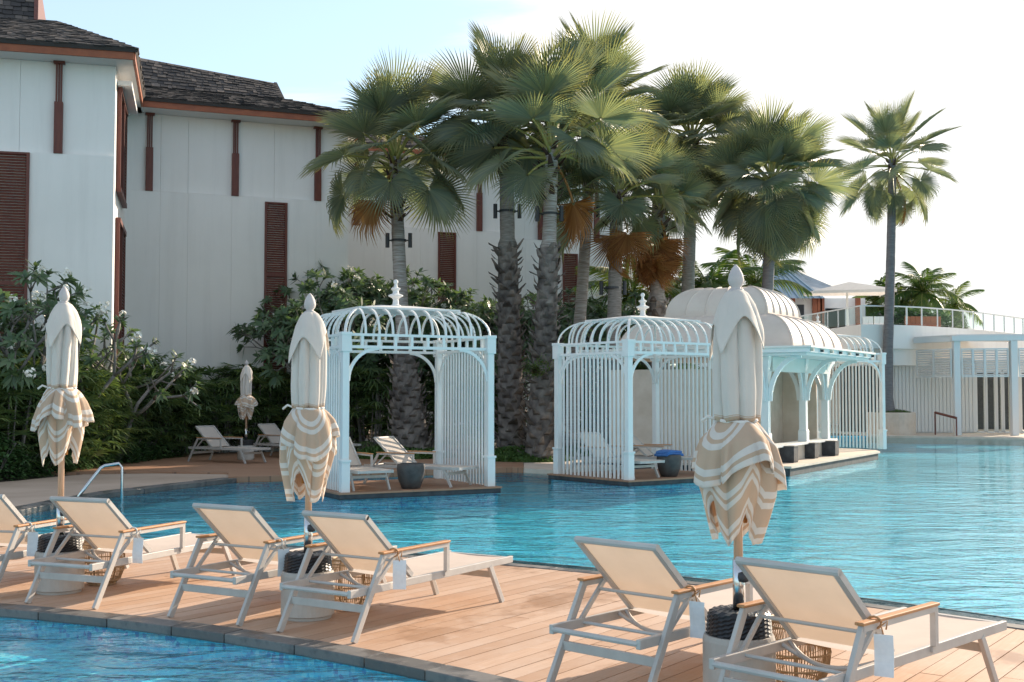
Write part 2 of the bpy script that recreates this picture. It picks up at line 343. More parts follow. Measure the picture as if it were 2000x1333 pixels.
    mx = N.new('ShaderNodeMixShader'); L.new(fr.outputs[0], mx.inputs[0]); L.new(tr.outputs[0], mx.inputs[1]); L.new(gl.outputs[0], mx.inputs[2]); L.new(mx.outputs[0], out.inputs[0])
special_mats()
# ================================================================== SETTING: ground, pools, decks
WATER_Z = -0.045
DC = Vector((-8.21, -1.53)); R_IN, R_OUT = 11.96, 15.86     # the curved deck between the two pools
def pol(r, deg): return (DC.x + r * math.sin(R(deg)), DC.y + r * math.cos(R(deg)))
def g2(px, py, z=0): p = gnd(px, py, z); return (p.x, p.y)
pool_edge = [(-9, -14), (48, -14), (48, 42), (26, 43.5), g2(2000, 857), g2(1900, 855), g2(1720, 852), (12.5, 47.8), (9.2, 37), (6.5, 33.5), (2.9, 28.2),
             g2(1072, 918), g2(1000, 917), g2(860, 922), g2(760, 926), g2(640, 931), g2(530, 935), g2(445, 937), g2(320, 950), g2(200, 965), g2(100, 983), g2(0, 1003), (-8.2, 15.0), (-9, 12)]
def build_ground():
    bm = bmesh.new(); S = 2500
    o = [bm.verts.new((x, y, 0)) for x, y in ((-S, -S), (S, -S), (S, S), (-S, S))]
    h = [bm.verts.new((x, y, 0)) for x, y in pool_edge]
    ed = [bm.edges.new((l[i], l[(i + 1) % len(l)])) for l in (o, h) for i in range(len(l))]
    bmesh.ops.triangle_fill(bm, use_beauty=True, use_dissolve=False, edges=ed)
    for f in bm.faces:
        if f.normal.z < 0: f.normal_flip()
    lo = [bm.verts.new((x, y, -1.6)) for x, y in pool_edge]
    n = len(h)
    for i in range(n): bm.faces.new((h[i], lo[i], lo[(i + 1) % n], h[(i + 1) % n]))
    me = bpy.data.meshes.new('ground'); bm.to_mesh(me); bm.free()
    me.materials.append(M['soil']); me.materials.append(M['mosaic'])
    for f in me.polygons: f.material_index = 1 if abs(f.normal.z) < .5 else 0
    obj('ground', me, None, kind='structure')
build_ground()
struct('pool_floor', MB().add([(-10, -15, -.27), (49, -15, -.27), (49, 49, -.27), (-10, 49, -.27)], [(0, 1, 2, 3)]), M['mosaic'])
struct('pool_water', MB().add([(-9.5, -14.5, WATER_Z), (48.5, -14.5, WATER_Z), (48.5, 48.5, WATER_Z), (-9.5, 48.5, WATER_Z)], [(0, 1, 2, 3)]), M['water'])
struct('terrace', MB().prism([pol(9.3, a) for a in range(0, 360, 5)], -1.3, 0.0), M['path'])
# shallow ledge of the near pool, which makes its mosaic show
def ring(r0, r1, a0, a1, z0, z1, n=40):
    mb = MB(); an = [lerp(a0, a1, i / n) for i in range(n + 1)]
    vs = []
    for a in an:
        for r, z in ((r0, z0), (r1, z0), (r1, z1), (r0, z1)): vs.append((*pol(r, a), z))
    fs = [(0, 3, 2, 1), tuple(4 * n + k for k in range(4))]
    for i in range(n):
        for k in range(4):
            k2 = (k + 1) % 4; fs.append((4 * i + k, 4 * i + k2, 4 * i + 4 + k2, 4 * i + 4 + k))
    return mb.add(vs, fs)
struct('pool_step', ring(9.25, R_IN, -20, 95, -1.2, -.20), M['mosaic'])
struct('pool_wall', ring(R_IN - .16, R_OUT - .02, -14, 92, -1.25, -.062), M['mosaic'])
deck = struct('deck', ring(R_IN - .05, R_OUT - .14, -14, 92, -.06, -.04), M['darkstone'])
def build_planks():
    az = 36.5; d = Vector((math.sin(R(az)), math.cos(R(az)))); n = Vector((d.y, -d.x)); W = .148
    r0, r1 = R_IN + .004, R_OUT - .15
    def tt(r, s): return math.sqrt(max(r * r - s * s, 0.01))
    def piece(s, a0, b0, a1, b1):                    # edges at s-W/2: t a0..b0, at s+W/2: a1..b1
        g = .0035; t0 = (a0 + b0) / 2; c = DC + n * s + d * t0; x0, x1 = -W / 2 + g, W / 2 - g; zt = rnd.uniform(-.0015, .001)
        mb = MB().add([(x0, a0 - t0 + g, -.034), (x1, a1 - t0 + g, -.034), (x1, b1 - t0 - g, -.034), (x0, b0 - t0 - g, -.034),
                       (x0, a0 - t0 + g, zt), (x1, a1 - t0 + g, zt), (x1, b1 - t0 - g, zt), (x0, b0 - t0 - g, zt)],
                      [(0, 3, 2, 1), (4, 5, 6, 7), (0, 1, 5, 4), (1, 2, 6, 5), (2, 3, 7, 6), (3, 0, 4, 7)])
        o = mb.build('plank', M['deck'], deck); o.location = (c.x, c.y, 0); o.rotation_euler = (0, 0, -R(az))
    s = -7.4
    while s < 9.4:
        e0, e1 = s - W / 2, s + W / 2
        a0, b0, a1, b1 = tt(r0, e0), tt(r1, e0), tt(r0, e1), tt(r1, e1)
        cut = lerp(max(a0, a1), min(b0, b1), rnd.uniform(.2, .8))
        if rnd.random() < .75: piece(s, a0, cut, a1, cut); piece(s, cut, b0, cut, b1)
        else: piece(s, a0, b0, a1, b1)
        s += W
build_planks()
def coping(name, r0, r1, a0, a1, z0, z1, length):
    a = a0
    while a < a1:
        da = math.degrees(length * rnd.uniform(.85, 1.15) / r1); g = math.degrees(.004 / r1)
        o = ring(r0, r1, -(da / 2 - g), da / 2 - g, z0, z1 + rnd.uniform(-.002, .003), 3)
        o.v = [(x - DC.x, y - DC.y, z) for x, y, z in o.v]
        ob = o.build(name, M['slate'], deck, bevel=.006); ob.location = (DC.x, DC.y, 0); ob.rotation_euler = (0, 0, -R(a + da / 2)); a += da
coping('coping_stone', R_IN - .20, R_IN, -6, 80, -.058, .012, .62)
coping('edge_stone', R_OUT - .145, R_OUT, -6, 80, -.058, .006, .9)
# overflow rail just outside the deck: a thin line standing at water level
struct('pool_rail', ring(R_OUT + .44, R_OUT + .455, -6, 85, -.62, WATER_Z + .006, 60), M['slate'])
# land behind the pool
def slab(name, pts, z0, z1, m): return struct(name, MB().prism(pts, z0, z1), M[m])
pe = [g2(445, 937), g2(320, 950), g2(200, 965), g2(100, 983), g2(0, 1003), (-8.2, 15.0), (-9.2, 11.5)]
def push(pts, d):                                    # pool side moved out over the water by d
    return [(x + d * .86, y - d * .5) for x, y in pts]
slab('path', push(pe, .05) + [(-14, 11), (-15, 19), g2(0, 944), g2(163, 929), g2(300, 927), g2(446, 929)], -.055, .02, 'path')
slab('back_deck', [g2(446, 929), g2(446, 938), g2(530, 936), g2(640, 932), g2(760, 927), g2(860, 923), g2(1000, 918.8), g2(1022.5, 919.4), g2(1022.5, 890), g2(850, 884), g2(560, 886), g2(330, 890), g2(160, 905), g2(100, 929), g2(300, 927)], -.06, .06, 'fardeck')
slab('paving', [g2(1023, 919.5), g2(1084, 923.5), (3.05, 27.9), (6.5, 33.3), (5.5, 36), (3, 33), g2(1023, 891)], -.06, .05, 'stonepot')
slab('far_paving', [g2(1700, 852.5), g2(1900, 855.5), g2(2000, 857.5), (26, 43.2), (48, 41.7), (48, 70), (12, 70)], -.3, .03, 'stonepot')
def edge_stones():
    pts = [Vector(p) for p in push(pe, .06)]
    for a, b in zip(pts, pts[1:]):
        n = max(1, int((b - a).length / .8))
        for i in range(n):
            p, q = a.lerp(b, i / n), a.lerp(b, (i + 1) / n); dv = (q - p).normalized(); c = (p + q) / 2
            o = MB().box((0, 0, 0), ((q - p).length - .01, .34, .10)).build('edge_stone', M['slate'], bpy.data.objects['path'], bevel=.012)
            o.location = (c.x, c.y, -.012 + rnd.uniform(-.006, .006)); o.rotation_euler = (0, 0, math.atan2(dv.y, dv.x))
edge_stones()

# ================================================================== hotel building
def shingle_slope(parent, A, B, C, D, row=.20, w=.21):
    """A,B eave left/right, C,D top right/left. Returns the roof part carrying its shingles."""
    A, B, C, D = (Vector(p) for p in (A, B, C, D)); nrm = (B - A).cross(D - A).normalized()
    t = nrm * .10
    base = MB().add([A, B, C, D, A - t, B - t, C - t, D - t], [(0, 1, 2, 3), (7, 6, 5, 4), (0, 4, 5, 1), (1, 5, 6, 2), (2, 6, 7, 3), (3, 7, 4, 0)]).build('roof', M['shingle'], parent)
    mb = MB(); up = ((D + C) / 2 - (A + B) / 2); L = up.length; rows = max(2, int(L / row))
    for i in range(rows):
        p0, p1 = A.lerp(D, i / rows), B.lerp(C, i / rows); q0, q1 = A.lerp(D, min(1, (i + 1.25) / rows)), B.lerp(C, min(1, (i + 1.25) / rows))
        ln = (p1 - p0).length; x = -rnd.uniform(0, w)
        while x < ln:
            ww = w * rnd.uniform(.6, 1.35); a, b = max(0, x), min(ln, x + ww - .012); x += ww
            if b - a < .02: continue
            lift = rnd.uniform(.022, .045); dn = (p0 - q0).normalized() * rnd.uniform(-.03, .03)
            v = [p0.lerp(p1, a / ln) + dn + nrm * lift, p0.lerp(p1, b / ln) + dn + nrm * lift * rnd.uniform(.85, 1.1), q0.lerp(q1, b / ln) + nrm * .010, q0.lerp(q1, a / ln) + nrm * .010]
            mb.add(v + [v[0] - nrm * .03, v[1] - nrm * .03], [(0, 1, 2, 3), (4, 5, 1, 0), (1, 5, 2), (4, 0, 3)])
    mb.build('shingles', M['shingle'], base, kind='stuff')
    return base
def shutter(parent, x, z0, z1, w, y):
    f = MB()
    for xx in (x + .035, x + w - .035): f.span(xx - .035, xx + .035, y - .06, y, z0, z1)
    n = max(1, round((z1 - z0) / 2.6))
    for i in range(n + 1):
        zz = lerp(z0, z1, i / n); f.span(x + .07, x + w - .07, y - .055, y, max(z0, zz - .05), min(z1, zz + .05))
    sh = f.build('shutter', M['brown'], parent); s = MB(); z = z0 + .06
    m = Matrix.Rotation(R(-38), 3, 'X')
    while z < z1 - .05: s.box((x + w / 2, y - .022, z), (w - .14, .012, .062), m); z += .068
    s.build('slats', M['brown'], sh, kind='stuff'); return sh
def bracket(parent, x, y, z0, z1, zs):
    b = MB().span(x - .10, x + .10, y - .14, y, z0, lerp(z0, z1, .56)).build('bracket', M['brown'], parent, bevel=.01)
    p = MB()
    p.span(x - .075, x - .035, y - .12, y - .07, lerp(z0, z1, .56), z1 - .06); p.span(x + .035, x + .075, y - .12, y - .07, lerp(z0, z1, .56), z1 - .06); p.span(x - .02, x + .02, y - .10, y - .05, lerp(z0, z1, .56), z1 - .06)
    p.span(x - .13, x + .13, y - .16, y + .02, z1 - .06, z1 - .005); p.build('bracket_post', M['brown'], b)
def wing(label, left, ex, length, zl, zs, depth, panels_from=0.0, panel=1.45, over=.75, eave_from=None, eave_to=None, shutters=(), brackets=()):
    """left: ground corner of the upper wall plane; ex: direction along the front; zl ledge height, zs soffit height"""
    rz = math.atan2(ex[1], ex[0]); t = thing('hotel_wing', label, 'building', (left[0], left[1], 0), rz, 'wings of the white hotel')
    core = MB().span(.01, length - .01, .12, depth, 0, zs - .01).build('wall', M['stucco'], t)
    x = panels_from
    while x < length - .05:
        x1 = min(length, x + panel * rnd.choice((1, 1, .62))); 
        if length - x1 < .25: x1 = length
        MB().span(x + .0025, x1 - .0025, 0, .119, zl + .02, zs - .005).build('wall_panel', M['stucco'], core, bevel=.002)
        MB().span(x + .0015, x1 - .0015, -.11, .118, 0, zl).build('wall_panel', M['stucco'], core, bevel=.0015); x = x1
    for sx, sw, z0, z1 in shutters: shutter(t, sx, z0, z1, sw, -.112)
    for bx in brackets: bracket(t, bx, 0, zl + .0, zs, zs)
    return t
def fascia(parent, p, q, h=.26, w=.06, name='fascia'):
    p, q = Vector(p), Vector(q); MB().bar(p, q, w, h).build(name, M['fascia'], parent)
def rel(t, p):                                       # world point -> the thing's own frame
    m = Matrix.Translation(t.location) @ Matrix.Rotation(t.rotation_euler.z, 4, 'Z'); return m.inverted() @ Vector(p)
ZS = at(268, 118, 28.3).z - .02; ZL = at(300, 378, 34.0).z
# near wing on the left
e1 = Vector((.965, .262)); y1 = Vector((-.262, .965)); c1 = Vector((-9.78, 28.75)); l1 = c1 - e1 * 9
sw1 = 9 - (c1 - Vector((at(57, 420, 28.2).x, at(57, 420, 28.2).y))).dot(e1)
wa = wing('near white hotel wing at the far left with a shingled roof and a tall shutter', l1, e1, 9, ZL + .0, ZS, 5, panel=2.6,
          shutters=((sw1 - .98, .98, 1.2, ZL - .02),), brackets=(9 - 1.30,))
wa_r = .42
MB().span(-1, 9 + wa_r, -.62, 5.2, ZS, ZS + .05).build('soffit', M['soffit'], wa)
fascia(wa, (-1, -.65, ZS + .14), (9 + wa_r + .03, -.65, ZS + .14)); fascia(wa, (9 + wa_r + .03, -.62, ZS + .14), (9 + wa_r + .03, 4.15, ZS + .14))
ze = ZS + .27
shingle_slope(wa, (-1, -.75, ze), (9 + wa_r + .12, -.75, ze), (7.4, 1.7, ze + 1.25), (-1, 1.7, ze + 1.25))
shingle_slope(wa, (9 + wa_r + .12, -.75, ze), (9 + wa_r + .12, 4.2, ze), (7.4, 4.2, ze + 1.25), (7.4, 1.7, ze + 1.25))
shingle_slope(wa, (-1, 1.55, ze + 1.15), (6.95, 1.55, ze + 1.15), (6.75, 3.0, ze + 2.75), (-1, 3.0, ze + 2.75))
MB().add([(7.0, 1.5, ze + 1.15), (7.0, 4.4, ze + 1.15), (6.82, 3.0, ze + 2.85), (6.9, 1.5, ze + 1.15), (6.9, 4.4, ze + 1.15), (6.72, 3.0, ze + 2.85)], [(0, 1, 2), (3, 5, 4), (0, 3, 4, 1), (1, 4, 5, 2), (2, 5, 3, 0)]).build('gable_board', M['brown'], wa)
# tall window with louvred leaves in the side wall of that wing
def side_window(z0, z1, y0, y1):
    f = MB(); x = 9.0
    f.span(x, x + .10, y0, y0 + .09, z0, z1); f.span(x, x + .10, y1 - .09, y1, z0, z1); f.span(x, x + .12, y0, y1, z1, z1 + .12); f.span(x, x + .12, y0, y1, z0 - .12, z0)
    w = f.build('window_frame', M['brown'], wa)
    MB().span(x - .01, x + .03, y0 + .09, lerp(y0, y1, .45), z0, z1).build('pane', M['dark'], w)
    s = MB(); z = z0 + .05; m = Matrix.Rotation(R(35), 3, 'Y')
    while z < z1: s.box((x + .05, lerp(y0, y1, .72), z), (.07, (y1 - y0) * .46, .014), m); z += .085
    s.build('slats', M['brown'], w, kind='stuff')
    MB().span(x, x + .11, lerp(y0, y1, .45), lerp(y0, y1, .45) + .08, z0, z1).build('mullion', M['brown'], w)
side_window(ZL - .6, ZS - .45, .75, 3.6); side_window(1.4, ZL - 1.5, .75, 3.6)
MB().span(9.0, 9.35, .6, 3.8, ZS - .32, ZS - .2).build('window_hood', M['soffit'], wa)
# second wing
e2 = Vector((.932, .363)).normalized(); y2 = Vector((-e2.y, e2.x)); k2 = Vector((-10.2, 33.0)); w2 = k2 + y2 * .75
def s_at(px, p0, e):                                 # how far along p0 + e*s the column px lies
    k = (px - 1000) / F_PX; return (k * p0.y - p0.x) / (e.x - k * e.y)
l2 = w2 - e2 * 1.7; len2 = s_at(677, l2, e2)
def sh_x(px, l, e): return s_at(px, l, e)
wb = wing('second white hotel wing with three brown eave brackets left of the palms', l2, e2, len2, ZL, ZS, 8, panel=1.25,
          shutters=((sh_x(513, l2, e2), sh_x(557, l2, e2) - sh_x(513, l2, e2), .9, ZL - .12),), brackets=(sh_x(286, l2, e2), sh_x(455, l2, e2), sh_x(617, l2, e2)))
xe = len2 + .55; xt = sh_x(548, l2 + y2 * 1.4, e2)
MB().span(-.2, xe, -.72, 8, ZS, ZS + .05).build('soffit', M['soffit'], wb)
fascia(wb, (1.35, -.75, ZS + .14), (xe + .03, -.75, ZS + .14)); fascia(wb, (xe + .03, -.75, ZS + .14), (xe + .03, 6, ZS + .14))
shingle_slope(wb, (.2, -.85, ze), (xe + .12, -.85, ze), (xt + .12, 1.5, ze + .88), (.2, 1.5, ze + .88))
shingle_slope(wb, (xe + .12, -.85, ze), (xe + .12, 6, ze), (xt + .1, 4, ze + .9), (xt + .1, 1.5, ze + .88))
shingle_slope(wb, (.2, 1.35, ze + .86), (xt, 1.35, ze + .86), (xt - .05, 2.5, ze + 1.62), (.2, 2.9, ze + 2.25))
shingle_slope(wb, (xt - .05, 4.4, ze + .86), (.2, 4.4, ze + .86), (.2, 2.9, ze + 2.25), (xt - .05, 2.5, ze + 1.62))
MB().add([(xt + .05, 1.25, ze + .8), (xt + .05, 4.5, ze + .8), (xt, 2.5, ze + 1.66), (xt - .04, 1.25, ze + .8), (xt - .04, 4.5, ze + .8), (xt - .09, 2.5, ze + 1.66)], [(0, 1, 2), (3, 5, 4), (0, 3, 4, 1), (1, 4, 5, 2), (2, 5, 3, 0)]).build('gable_board', M['shingle'], wb)
# third and fourth wings behind the palms
e3 = Vector((.945, .327)).normalized(); l3 = Vector((-.1404 * 41, 41.0)); len3 = s_at(986, l3, e3)
z3 = at(800, 447, 41.8).z
wc = wing('third white hotel wing behind the palm trunks with one narrow shutter', l3, e3, len3, z3, ZS + .3, 8, panel=1.3,
          shutters=((sh_x(853, l3, e3), sh_x(888, l3, e3) - sh_x(853, l3, e3), .9, z3 - .1),), brackets=(sh_x(672 + 22, l3, e3), sh_x(935, l3, e3)))
MB().span(-.3, len3 + .4, -.8, 8, ZS + .3, ZS + .35).build('soffit', M['soffit'], wc); fascia(wc, (-.3, -.83, ZS + .44), (len3 + .4, -.83, ZS + .44))
shingle_slope(wc, (-.3, -.9, ZS + .57), (len3 + .5, -.9, ZS + .57), (len3 - .8, 1.6, ZS + 1.5), (-.3, 1.6, ZS + 1.5))
l4 = Vector(((985 - 1000) / F_PX * 44.5, 44.5)); len4 = s_at(1211, l4, e3); z4 = at(1060, 470, 45).z
wdd = wing('farthest white hotel wing seen between the grey palm trunks', l4, e3, len4, z4, ZS + .3, 8, panel=1.3,
          shutters=((sh_x(1097, l4, e3), .62, .9, at(1110, 497, 45.4).z),), brackets=(sh_x(1055, l4, e3), sh_x(1165, l4, e3)))
MB().span(-.3, len4 + .4, -.8, 8, ZS + .3, ZS + .35).build('soffit', M['soffit'], wdd); fascia(wdd, (-.3, -.83, ZS + .44), (len4 + .4, -.83, ZS + .44))
shingle_slope(wdd, (-.3, -.9, ZS + .57), (len4 + .5, -.9, ZS + .57), (len4 - .8, 1.6, ZS + 1.5), (-.3, 1.6, ZS + 1.5))
# ================================================================== white pool cabanas
CW, CD_, PZ = 2.77, 2.2, .05                          # width, depth, platform height above the water's edge
def make_cabana(label, loc, rz):
    t = thing('pool_cabana', label, 'cabana', (loc[0], loc[1], 0), rz, 'white slatted cabanas standing in the pool')
    pf = MB().span(-.14, CW + .14, -.16, CD_ + .16, -.065, PZ - .03).build('platform', M['darkstone'], t); MB().span(-.1, CW + .1, -.12, CD_ + .12, -.5, -.067).build('footing', M['mosaic'], pf)
    MB().span(-.16, CW + .16, -.18, CD_ + .18, PZ - .028, PZ).build('platform_boards', M['fardeck'], pf)
    ZB, ZT = 2.50, 2.75                              # beam bottom, entablature top
    def post(x, y):
        p = MB().span(x - .06, x + .06, y - .06, y + .06, PZ, ZT - .02).build('post', M['white'], t, bevel=.006)
        q = MB(); q.span(x - .075, x + .075, y - .075, y + .075, PZ, .56); q.span(x - .09, x + .09, y - .09, y + .09, .558, .60); q.build('pedestal', M['white'], p, bevel=.004)
        q = MB(); q.span(x - .085, x + .085, y - .085, y + .085, ZB - .06, ZT - .03); q.span(x - .095, x + .095, y - .095, y + .095, ZT - .032, ZT + .02)
        q.build('capital', M['white'], p, bevel=.004)
    for x in (0, CW):
        for y in (0, CD_): post(x, y)
    sides = [((0, 0), (CW, 0)), ((CW, 0), (CW, CD_)), ((CW, CD_), (0, CD_)), ((0, CD_), (0, 0))]
    blk = MB().box((0, 0, 0), (.05, .045, ZT - ZB - .085)).mesh('beam_block')
    # rib: quarter of an ellipse from the beam up and in to the flat roof
    IN, RISE, n = .46, .45, 9
    pts = [(0, IN * (1 - math.cos(a)), RISE * math.sin(a)) for a in [math.pi / 2 * i / n for i in range(n + 1)]]
    def ribmesh(k, w=.036):
        mb = MB()
        for i in range(n):
            p, q = Vector(pts[i]), Vector(pts[i + 1]); p.y *= k; q.y *= k; d = (q - p).normalized(); e = d * .006
            mb.bar(p - e, q + e, w, .03, up=Vector((0, -d.z, d.y)))
        m = mb.mesh('rib'); m.materials.append(M['white']); return m
    rib, hip = ribmesh(1), ribmesh(math.sqrt(2), .045)
    arch = MB(); rr = .56; m = 10
    for i in range(m):
        a0, a1 = math.pi / 2 * i / m, math.pi / 2 * (i + 1) / m
        p, q = Vector((rr * (1 - math.cos(a0)), 0, rr * math.sin(a0))), Vector((rr * (1 - math.cos(a1)), 0, rr * math.sin(a1)))
        arch.bar(p, q, .035, .055, up=(-(q - p).z, 0, (q - p).x))
    arch = arch.mesh('arch_bracket')
    for si, (a, b) in enumerate(sides):
        a, b = Vector(a), Vector(b); d = (b - a); Ln = d.length; d.normalize(); ang = math.atan2(d.y, d.x)
        f = lambda s: (a + d * s)
        p, q = f(.06), f(Ln - .06)
        for z, h in ((ZB + .02, .05), (ZT - .02, .045)): MB().bar((p.x, p.y, z), (q.x, q.y, z), .055, h).build('beam', M['white'], t)
        nb = 9 if Ln > 2.5 else 7
        for i in range(1, nb):
            c = f(Ln * i / nb); o = obj('beam_block', blk, M['white'], t); o.location = (c.x, c.y, (ZB + ZT) / 2 + .002); o.rotation_euler = (0, 0, ang)
        nr = 10 if Ln > 2.5 else 8
        for i in range(1, nr):
            s = lerp(.12, Ln - .12, i / nr); c = f(s); o = obj('rib', rib, None, t); o.location = (c.x, c.y, ZT + .004); o.rotation_euler = (0, 0, ang)
            k = min(1, s / IN, (Ln - s) / IN)
            if k < .98: o.scale = (1, k, math.sin(math.acos(max(0, 1 - k))) if k < 1 else 1)
        o = obj('rib', hip, None, t); o.location = (a.x, a.y, ZT + .004); o.rotation_euler = (0, 0, ang - R(45))
        for c, rot, fl in ((f(.06), ang, 1), (f(Ln - .06), ang + math.pi, 1)):
            o = obj('arch_bracket', arch, M['white'], t); o.location = (c.x, c.y, ZB - rr); o.rotation_euler = (0, 0, rot)
    sl = MB().box((0, 0, 0), (.022, .05, ZB - PZ - .006)).mesh('slat')
    for x in (0, CW):
        ns = 17
        for i in range(1, ns):
            o = obj('slat', sl, M['white'], t); o.location = (x, lerp(.06, CD_ - .06, i / ns), (ZB + PZ) / 2)
    zr = ZT + RISE
    r = MB(); r.span(IN - .06, CW - IN + .06, IN - .06, CD_ - IN + .06, zr + .016, zr + .05)
    r.add([(IN, IN, zr + .05), (CW - IN, IN, zr + .05), (CW - IN, CD_ - IN, zr + .05), (IN, CD_ - IN, zr + .05), (CW / 2 - .3, CD_ / 2, zr + .14), (CW / 2 + .3, CD_ / 2, zr + .14)], [(0, 1, 5, 4), (1, 2, 5), (2, 3, 4, 5), (3, 0, 4)])
    ro = r.build('roof', M['trim'], t)
    fi = MB().lathe([(.10, 0), (.10, .03), (.06, .05), (.05, .14), (.075, .17), (.135, .20), (.14, .22), (.06, .25), (.05, .30), (.085, .33), (.09, .345), (.035, .37), (.025, .42), (.045, .455), (.04, .49), (.015, .51)], 12, (CW / 2, CD_ / 2, zr + .11))
    fi.build('finial', M['trim'], ro, smooth=False)
    return t
cab1 = make_cabana('white slatted pool cabana with open front, left of the palm trunks', (-2.84, 20.03), math.atan2(.475, .88))
cab2 = copy_tree(cab1, None, 'white slatted pool cabana with a blue towel on the pot inside', (2.26, 22.85, 0), math.atan2(.59, .81))
cab3 = copy_tree(cab1, None, 'white cage cabana at the far end of the pool bar', (8.16, 31.75, .10), math.atan2(.56, .83))
for ch in list(cab3.children):
    if ch.name.startswith('platform'):
        for g in list(ch.children): bpy.data.objects.remove(g)
        bpy.data.objects.remove(ch)

# ================================================================== pool bar pavilion
def build_bar():
    K = Vector((6.0, 25.5)); rz = math.atan2(.86, .511)
    t = thing('pool_bar', 'cream domed pool bar pavilion on a stone island in the pool', 'pavilion', (K.x, K.y, 0), rz)
    # own frame: x runs back along the right side, y to the left
    def B(*a): return MB().span(*a)
    isl = [(0, 0), (7.6, -.05), (8.3, .25), (8.8, .8), (9, 1.6), (9, 5), (0, 5)]
    MB().prism(isl, -.07, .10).build('island', M['darkstone'], t); MB().prism([(x * .99 + .03, y * .98 + .05) for x, y in isl], -.6, -.072).build('footing', M['mosaic'], t)
    MB().prism([(x + (.04 if x > 4 else -.04), y + (.04 if y > 2 else -.04)) for x, y in isl], .102, .15).build('island_paving', M['stonepot'], t)
    B(.5, 5.6, .62, .86, .152, .50).build('counter', M['stonepot'], t)
    B(.42, 5.68, .52, .96, .502, .55).build('counter_top', M['trim'], t)
    def col(x, z0=.152, y=.74):
        c = MB(); c.lathe([(.15, 0), (.15, .25), (.12, .3), (.11, 2.25 - z0), (.15, 2.45 - z0), (.16, 2.56 - z0)], 4, (x, y, z0), sq=True)
        o = c.build('column', M['white'], t); b = MB(); n = 8
        for sx, dy in ((1, 0), (-1, 0), (0, -1), (0, 1)):
            for i in range(n):
                a0, a1 = math.pi / 2 * i / n, math.pi / 2 * (i + 1) / n
                p = Vector((0, 0, 1.55)) + Vector((sx, dy, 0)) * (.1 + .72 * (1 - math.cos(a0))) + Vector((0, 0, 1.0 * math.sin(a0)))
                q = Vector((0, 0, 1.55)) + Vector((sx, dy, 0)) * (.1 + .72 * (1 - math.cos(a1))) + Vector((0, 0, 1.0 * math.sin(a1)))
                b.bar(Vector((x, y, 0)) + p, Vector((x, y, 0)) + q, .07, .10, up=Vector((0, 0, 1)) if i > n - 3 else Vector((sx, dy, 0)))
        b.build('arch_bracket', M['white'], o)
    for x in (.62, 3.45): col(x, .552)
    col(5.35, .152)
    B(.35, 5.75, -.28, 5.1, 2.56, 2.62).build('ceiling', M['trim'], t)
    ev = B(.25, 5.85, -.38, 5.2, 2.622, 2.72).build('eave', M['white'], t)
    for i in range(8): B(.3 + i * .76, .36 + i * .76, -.45, -.382, 2.64, 2.70).build('rafter_end', M['darkstone'] if i % 2 else M['stonepot'], ev)
    B(.2, 5.9, -.43, 5.25, 2.722, 2.765).build('roof_edge', M['cream'], ev)
    # walls: roller blinds of beige canvas behind the counter
    B(.55, 5.5, 1.9, 2.0, .152, 2.28).build('blind', M['stonepot'], t)
    B(.55, .65, 2.0, 4.6, .152, 2.28).build('blind', M['stonepot'], t)
    B(5.45, 5.5, 1.0, 1.898, .152, 2.28).build('blind', M['stonepot'], t)
    B(.5, 5.6, 1.84, 2.06, 2.282, 2.555).build('lintel', M['cream'], t)
    B(.9, 5.6, .66, .80, 2.22, 2.555).build('lintel', M['cream'], t)
    # two tiered dome: a vault on a square plan, with standing seams
    def vault(h, z0, rise, cx, cy, name, par, shoulder=.5):
        n = 12; g = MB(); prof_ = []
        for i in range(n + 1):
            a = math.pi / 2 * i / n; prof_.append((h * (1 - shoulder * (1 - math.cos(a))) if True else 0, z0 + rise * math.sin(a)))
        for r, z in prof_: g.v += [(cx + sx * r, cy + sy * r, z) for sx, sy in ((-1, -1), (1, -1), (1, 1), (-1, 1))]
        for i in range(n):
            for k in range(4): g.f.append((4 * i + k, 4 * i + (k + 1) % 4, 4 * i + 4 + (k + 1) % 4, 4 * i + 4 + k))
        g.f.append((4 * n, 4 * n + 1, 4 * n + 2, 4 * n + 3))
        d = g.build(name, M['dome'], par)
        for k in range(4):
            a, b = ((-1, -1), (1, -1), (1, 1), (-1, 1))[k], ((-1, -1), (1, -1), (1, 1), (-1, 1))[(k + 1) % 4]
            for s in (0, .2, .4, .6, .8):
                pts = []
                for r, z in prof_:
                    pts.append((cx + r * lerp(a[0], b[0], s), cy + r * lerp(a[1], b[1], s), z))
                MB().tube(pts, .028, 5).build('seam', M['dome'], d)
        return d
    d1 = vault(2.15, 2.767, .82, 3.2, 2.4, 'lower_dome', t, .42)
    B(3.2 - 1.32, 3.2 + 1.32, 2.4 - 1.32, 2.4 + 1.32, 3.50, 3.64).build('drum', M['dome'], d1)
    d2 = vault(1.28, 3.642, .68, 3.2, 2.4, 'upper_dome', t, .55)
    return t, rz, K
bar, bar_rz, BK = build_bar()
def bar_pt(x, y, z=.15):
    c, s = math.cos(bar_rz), math.sin(bar_rz); return (BK.x + c * x - s * y, BK.y + s * x + c * y, z)
stool_labels = ('dark cube stool nearest the corner of the pool bar island', 'dark cube stool in the middle of the three at the pool bar', 'dark cube stool farthest along the pool bar island')
for (px, py, l) in ((1541, 902, stool_labels[0]), (1582, 894, stool_labels[1]), (1622, 889, stool_labels[2])):
    p = gnd(px, py, .17); t = thing('cube_stool', l, 'stool', (p.x, p.y, .15), bar_rz, 'dark cube stools along the pool bar')
    MB().span(-.17, .17, -.17, .17, .03, .36).build('body', M['darkstone'], t, bevel=.008); MB().span(-.18, .18, -.18, .18, .362, .38).build('seat', M['slate'], t); MB().span(-.16, .16, -.16, .16, 0, .029).build('foot', M['dark'], t)

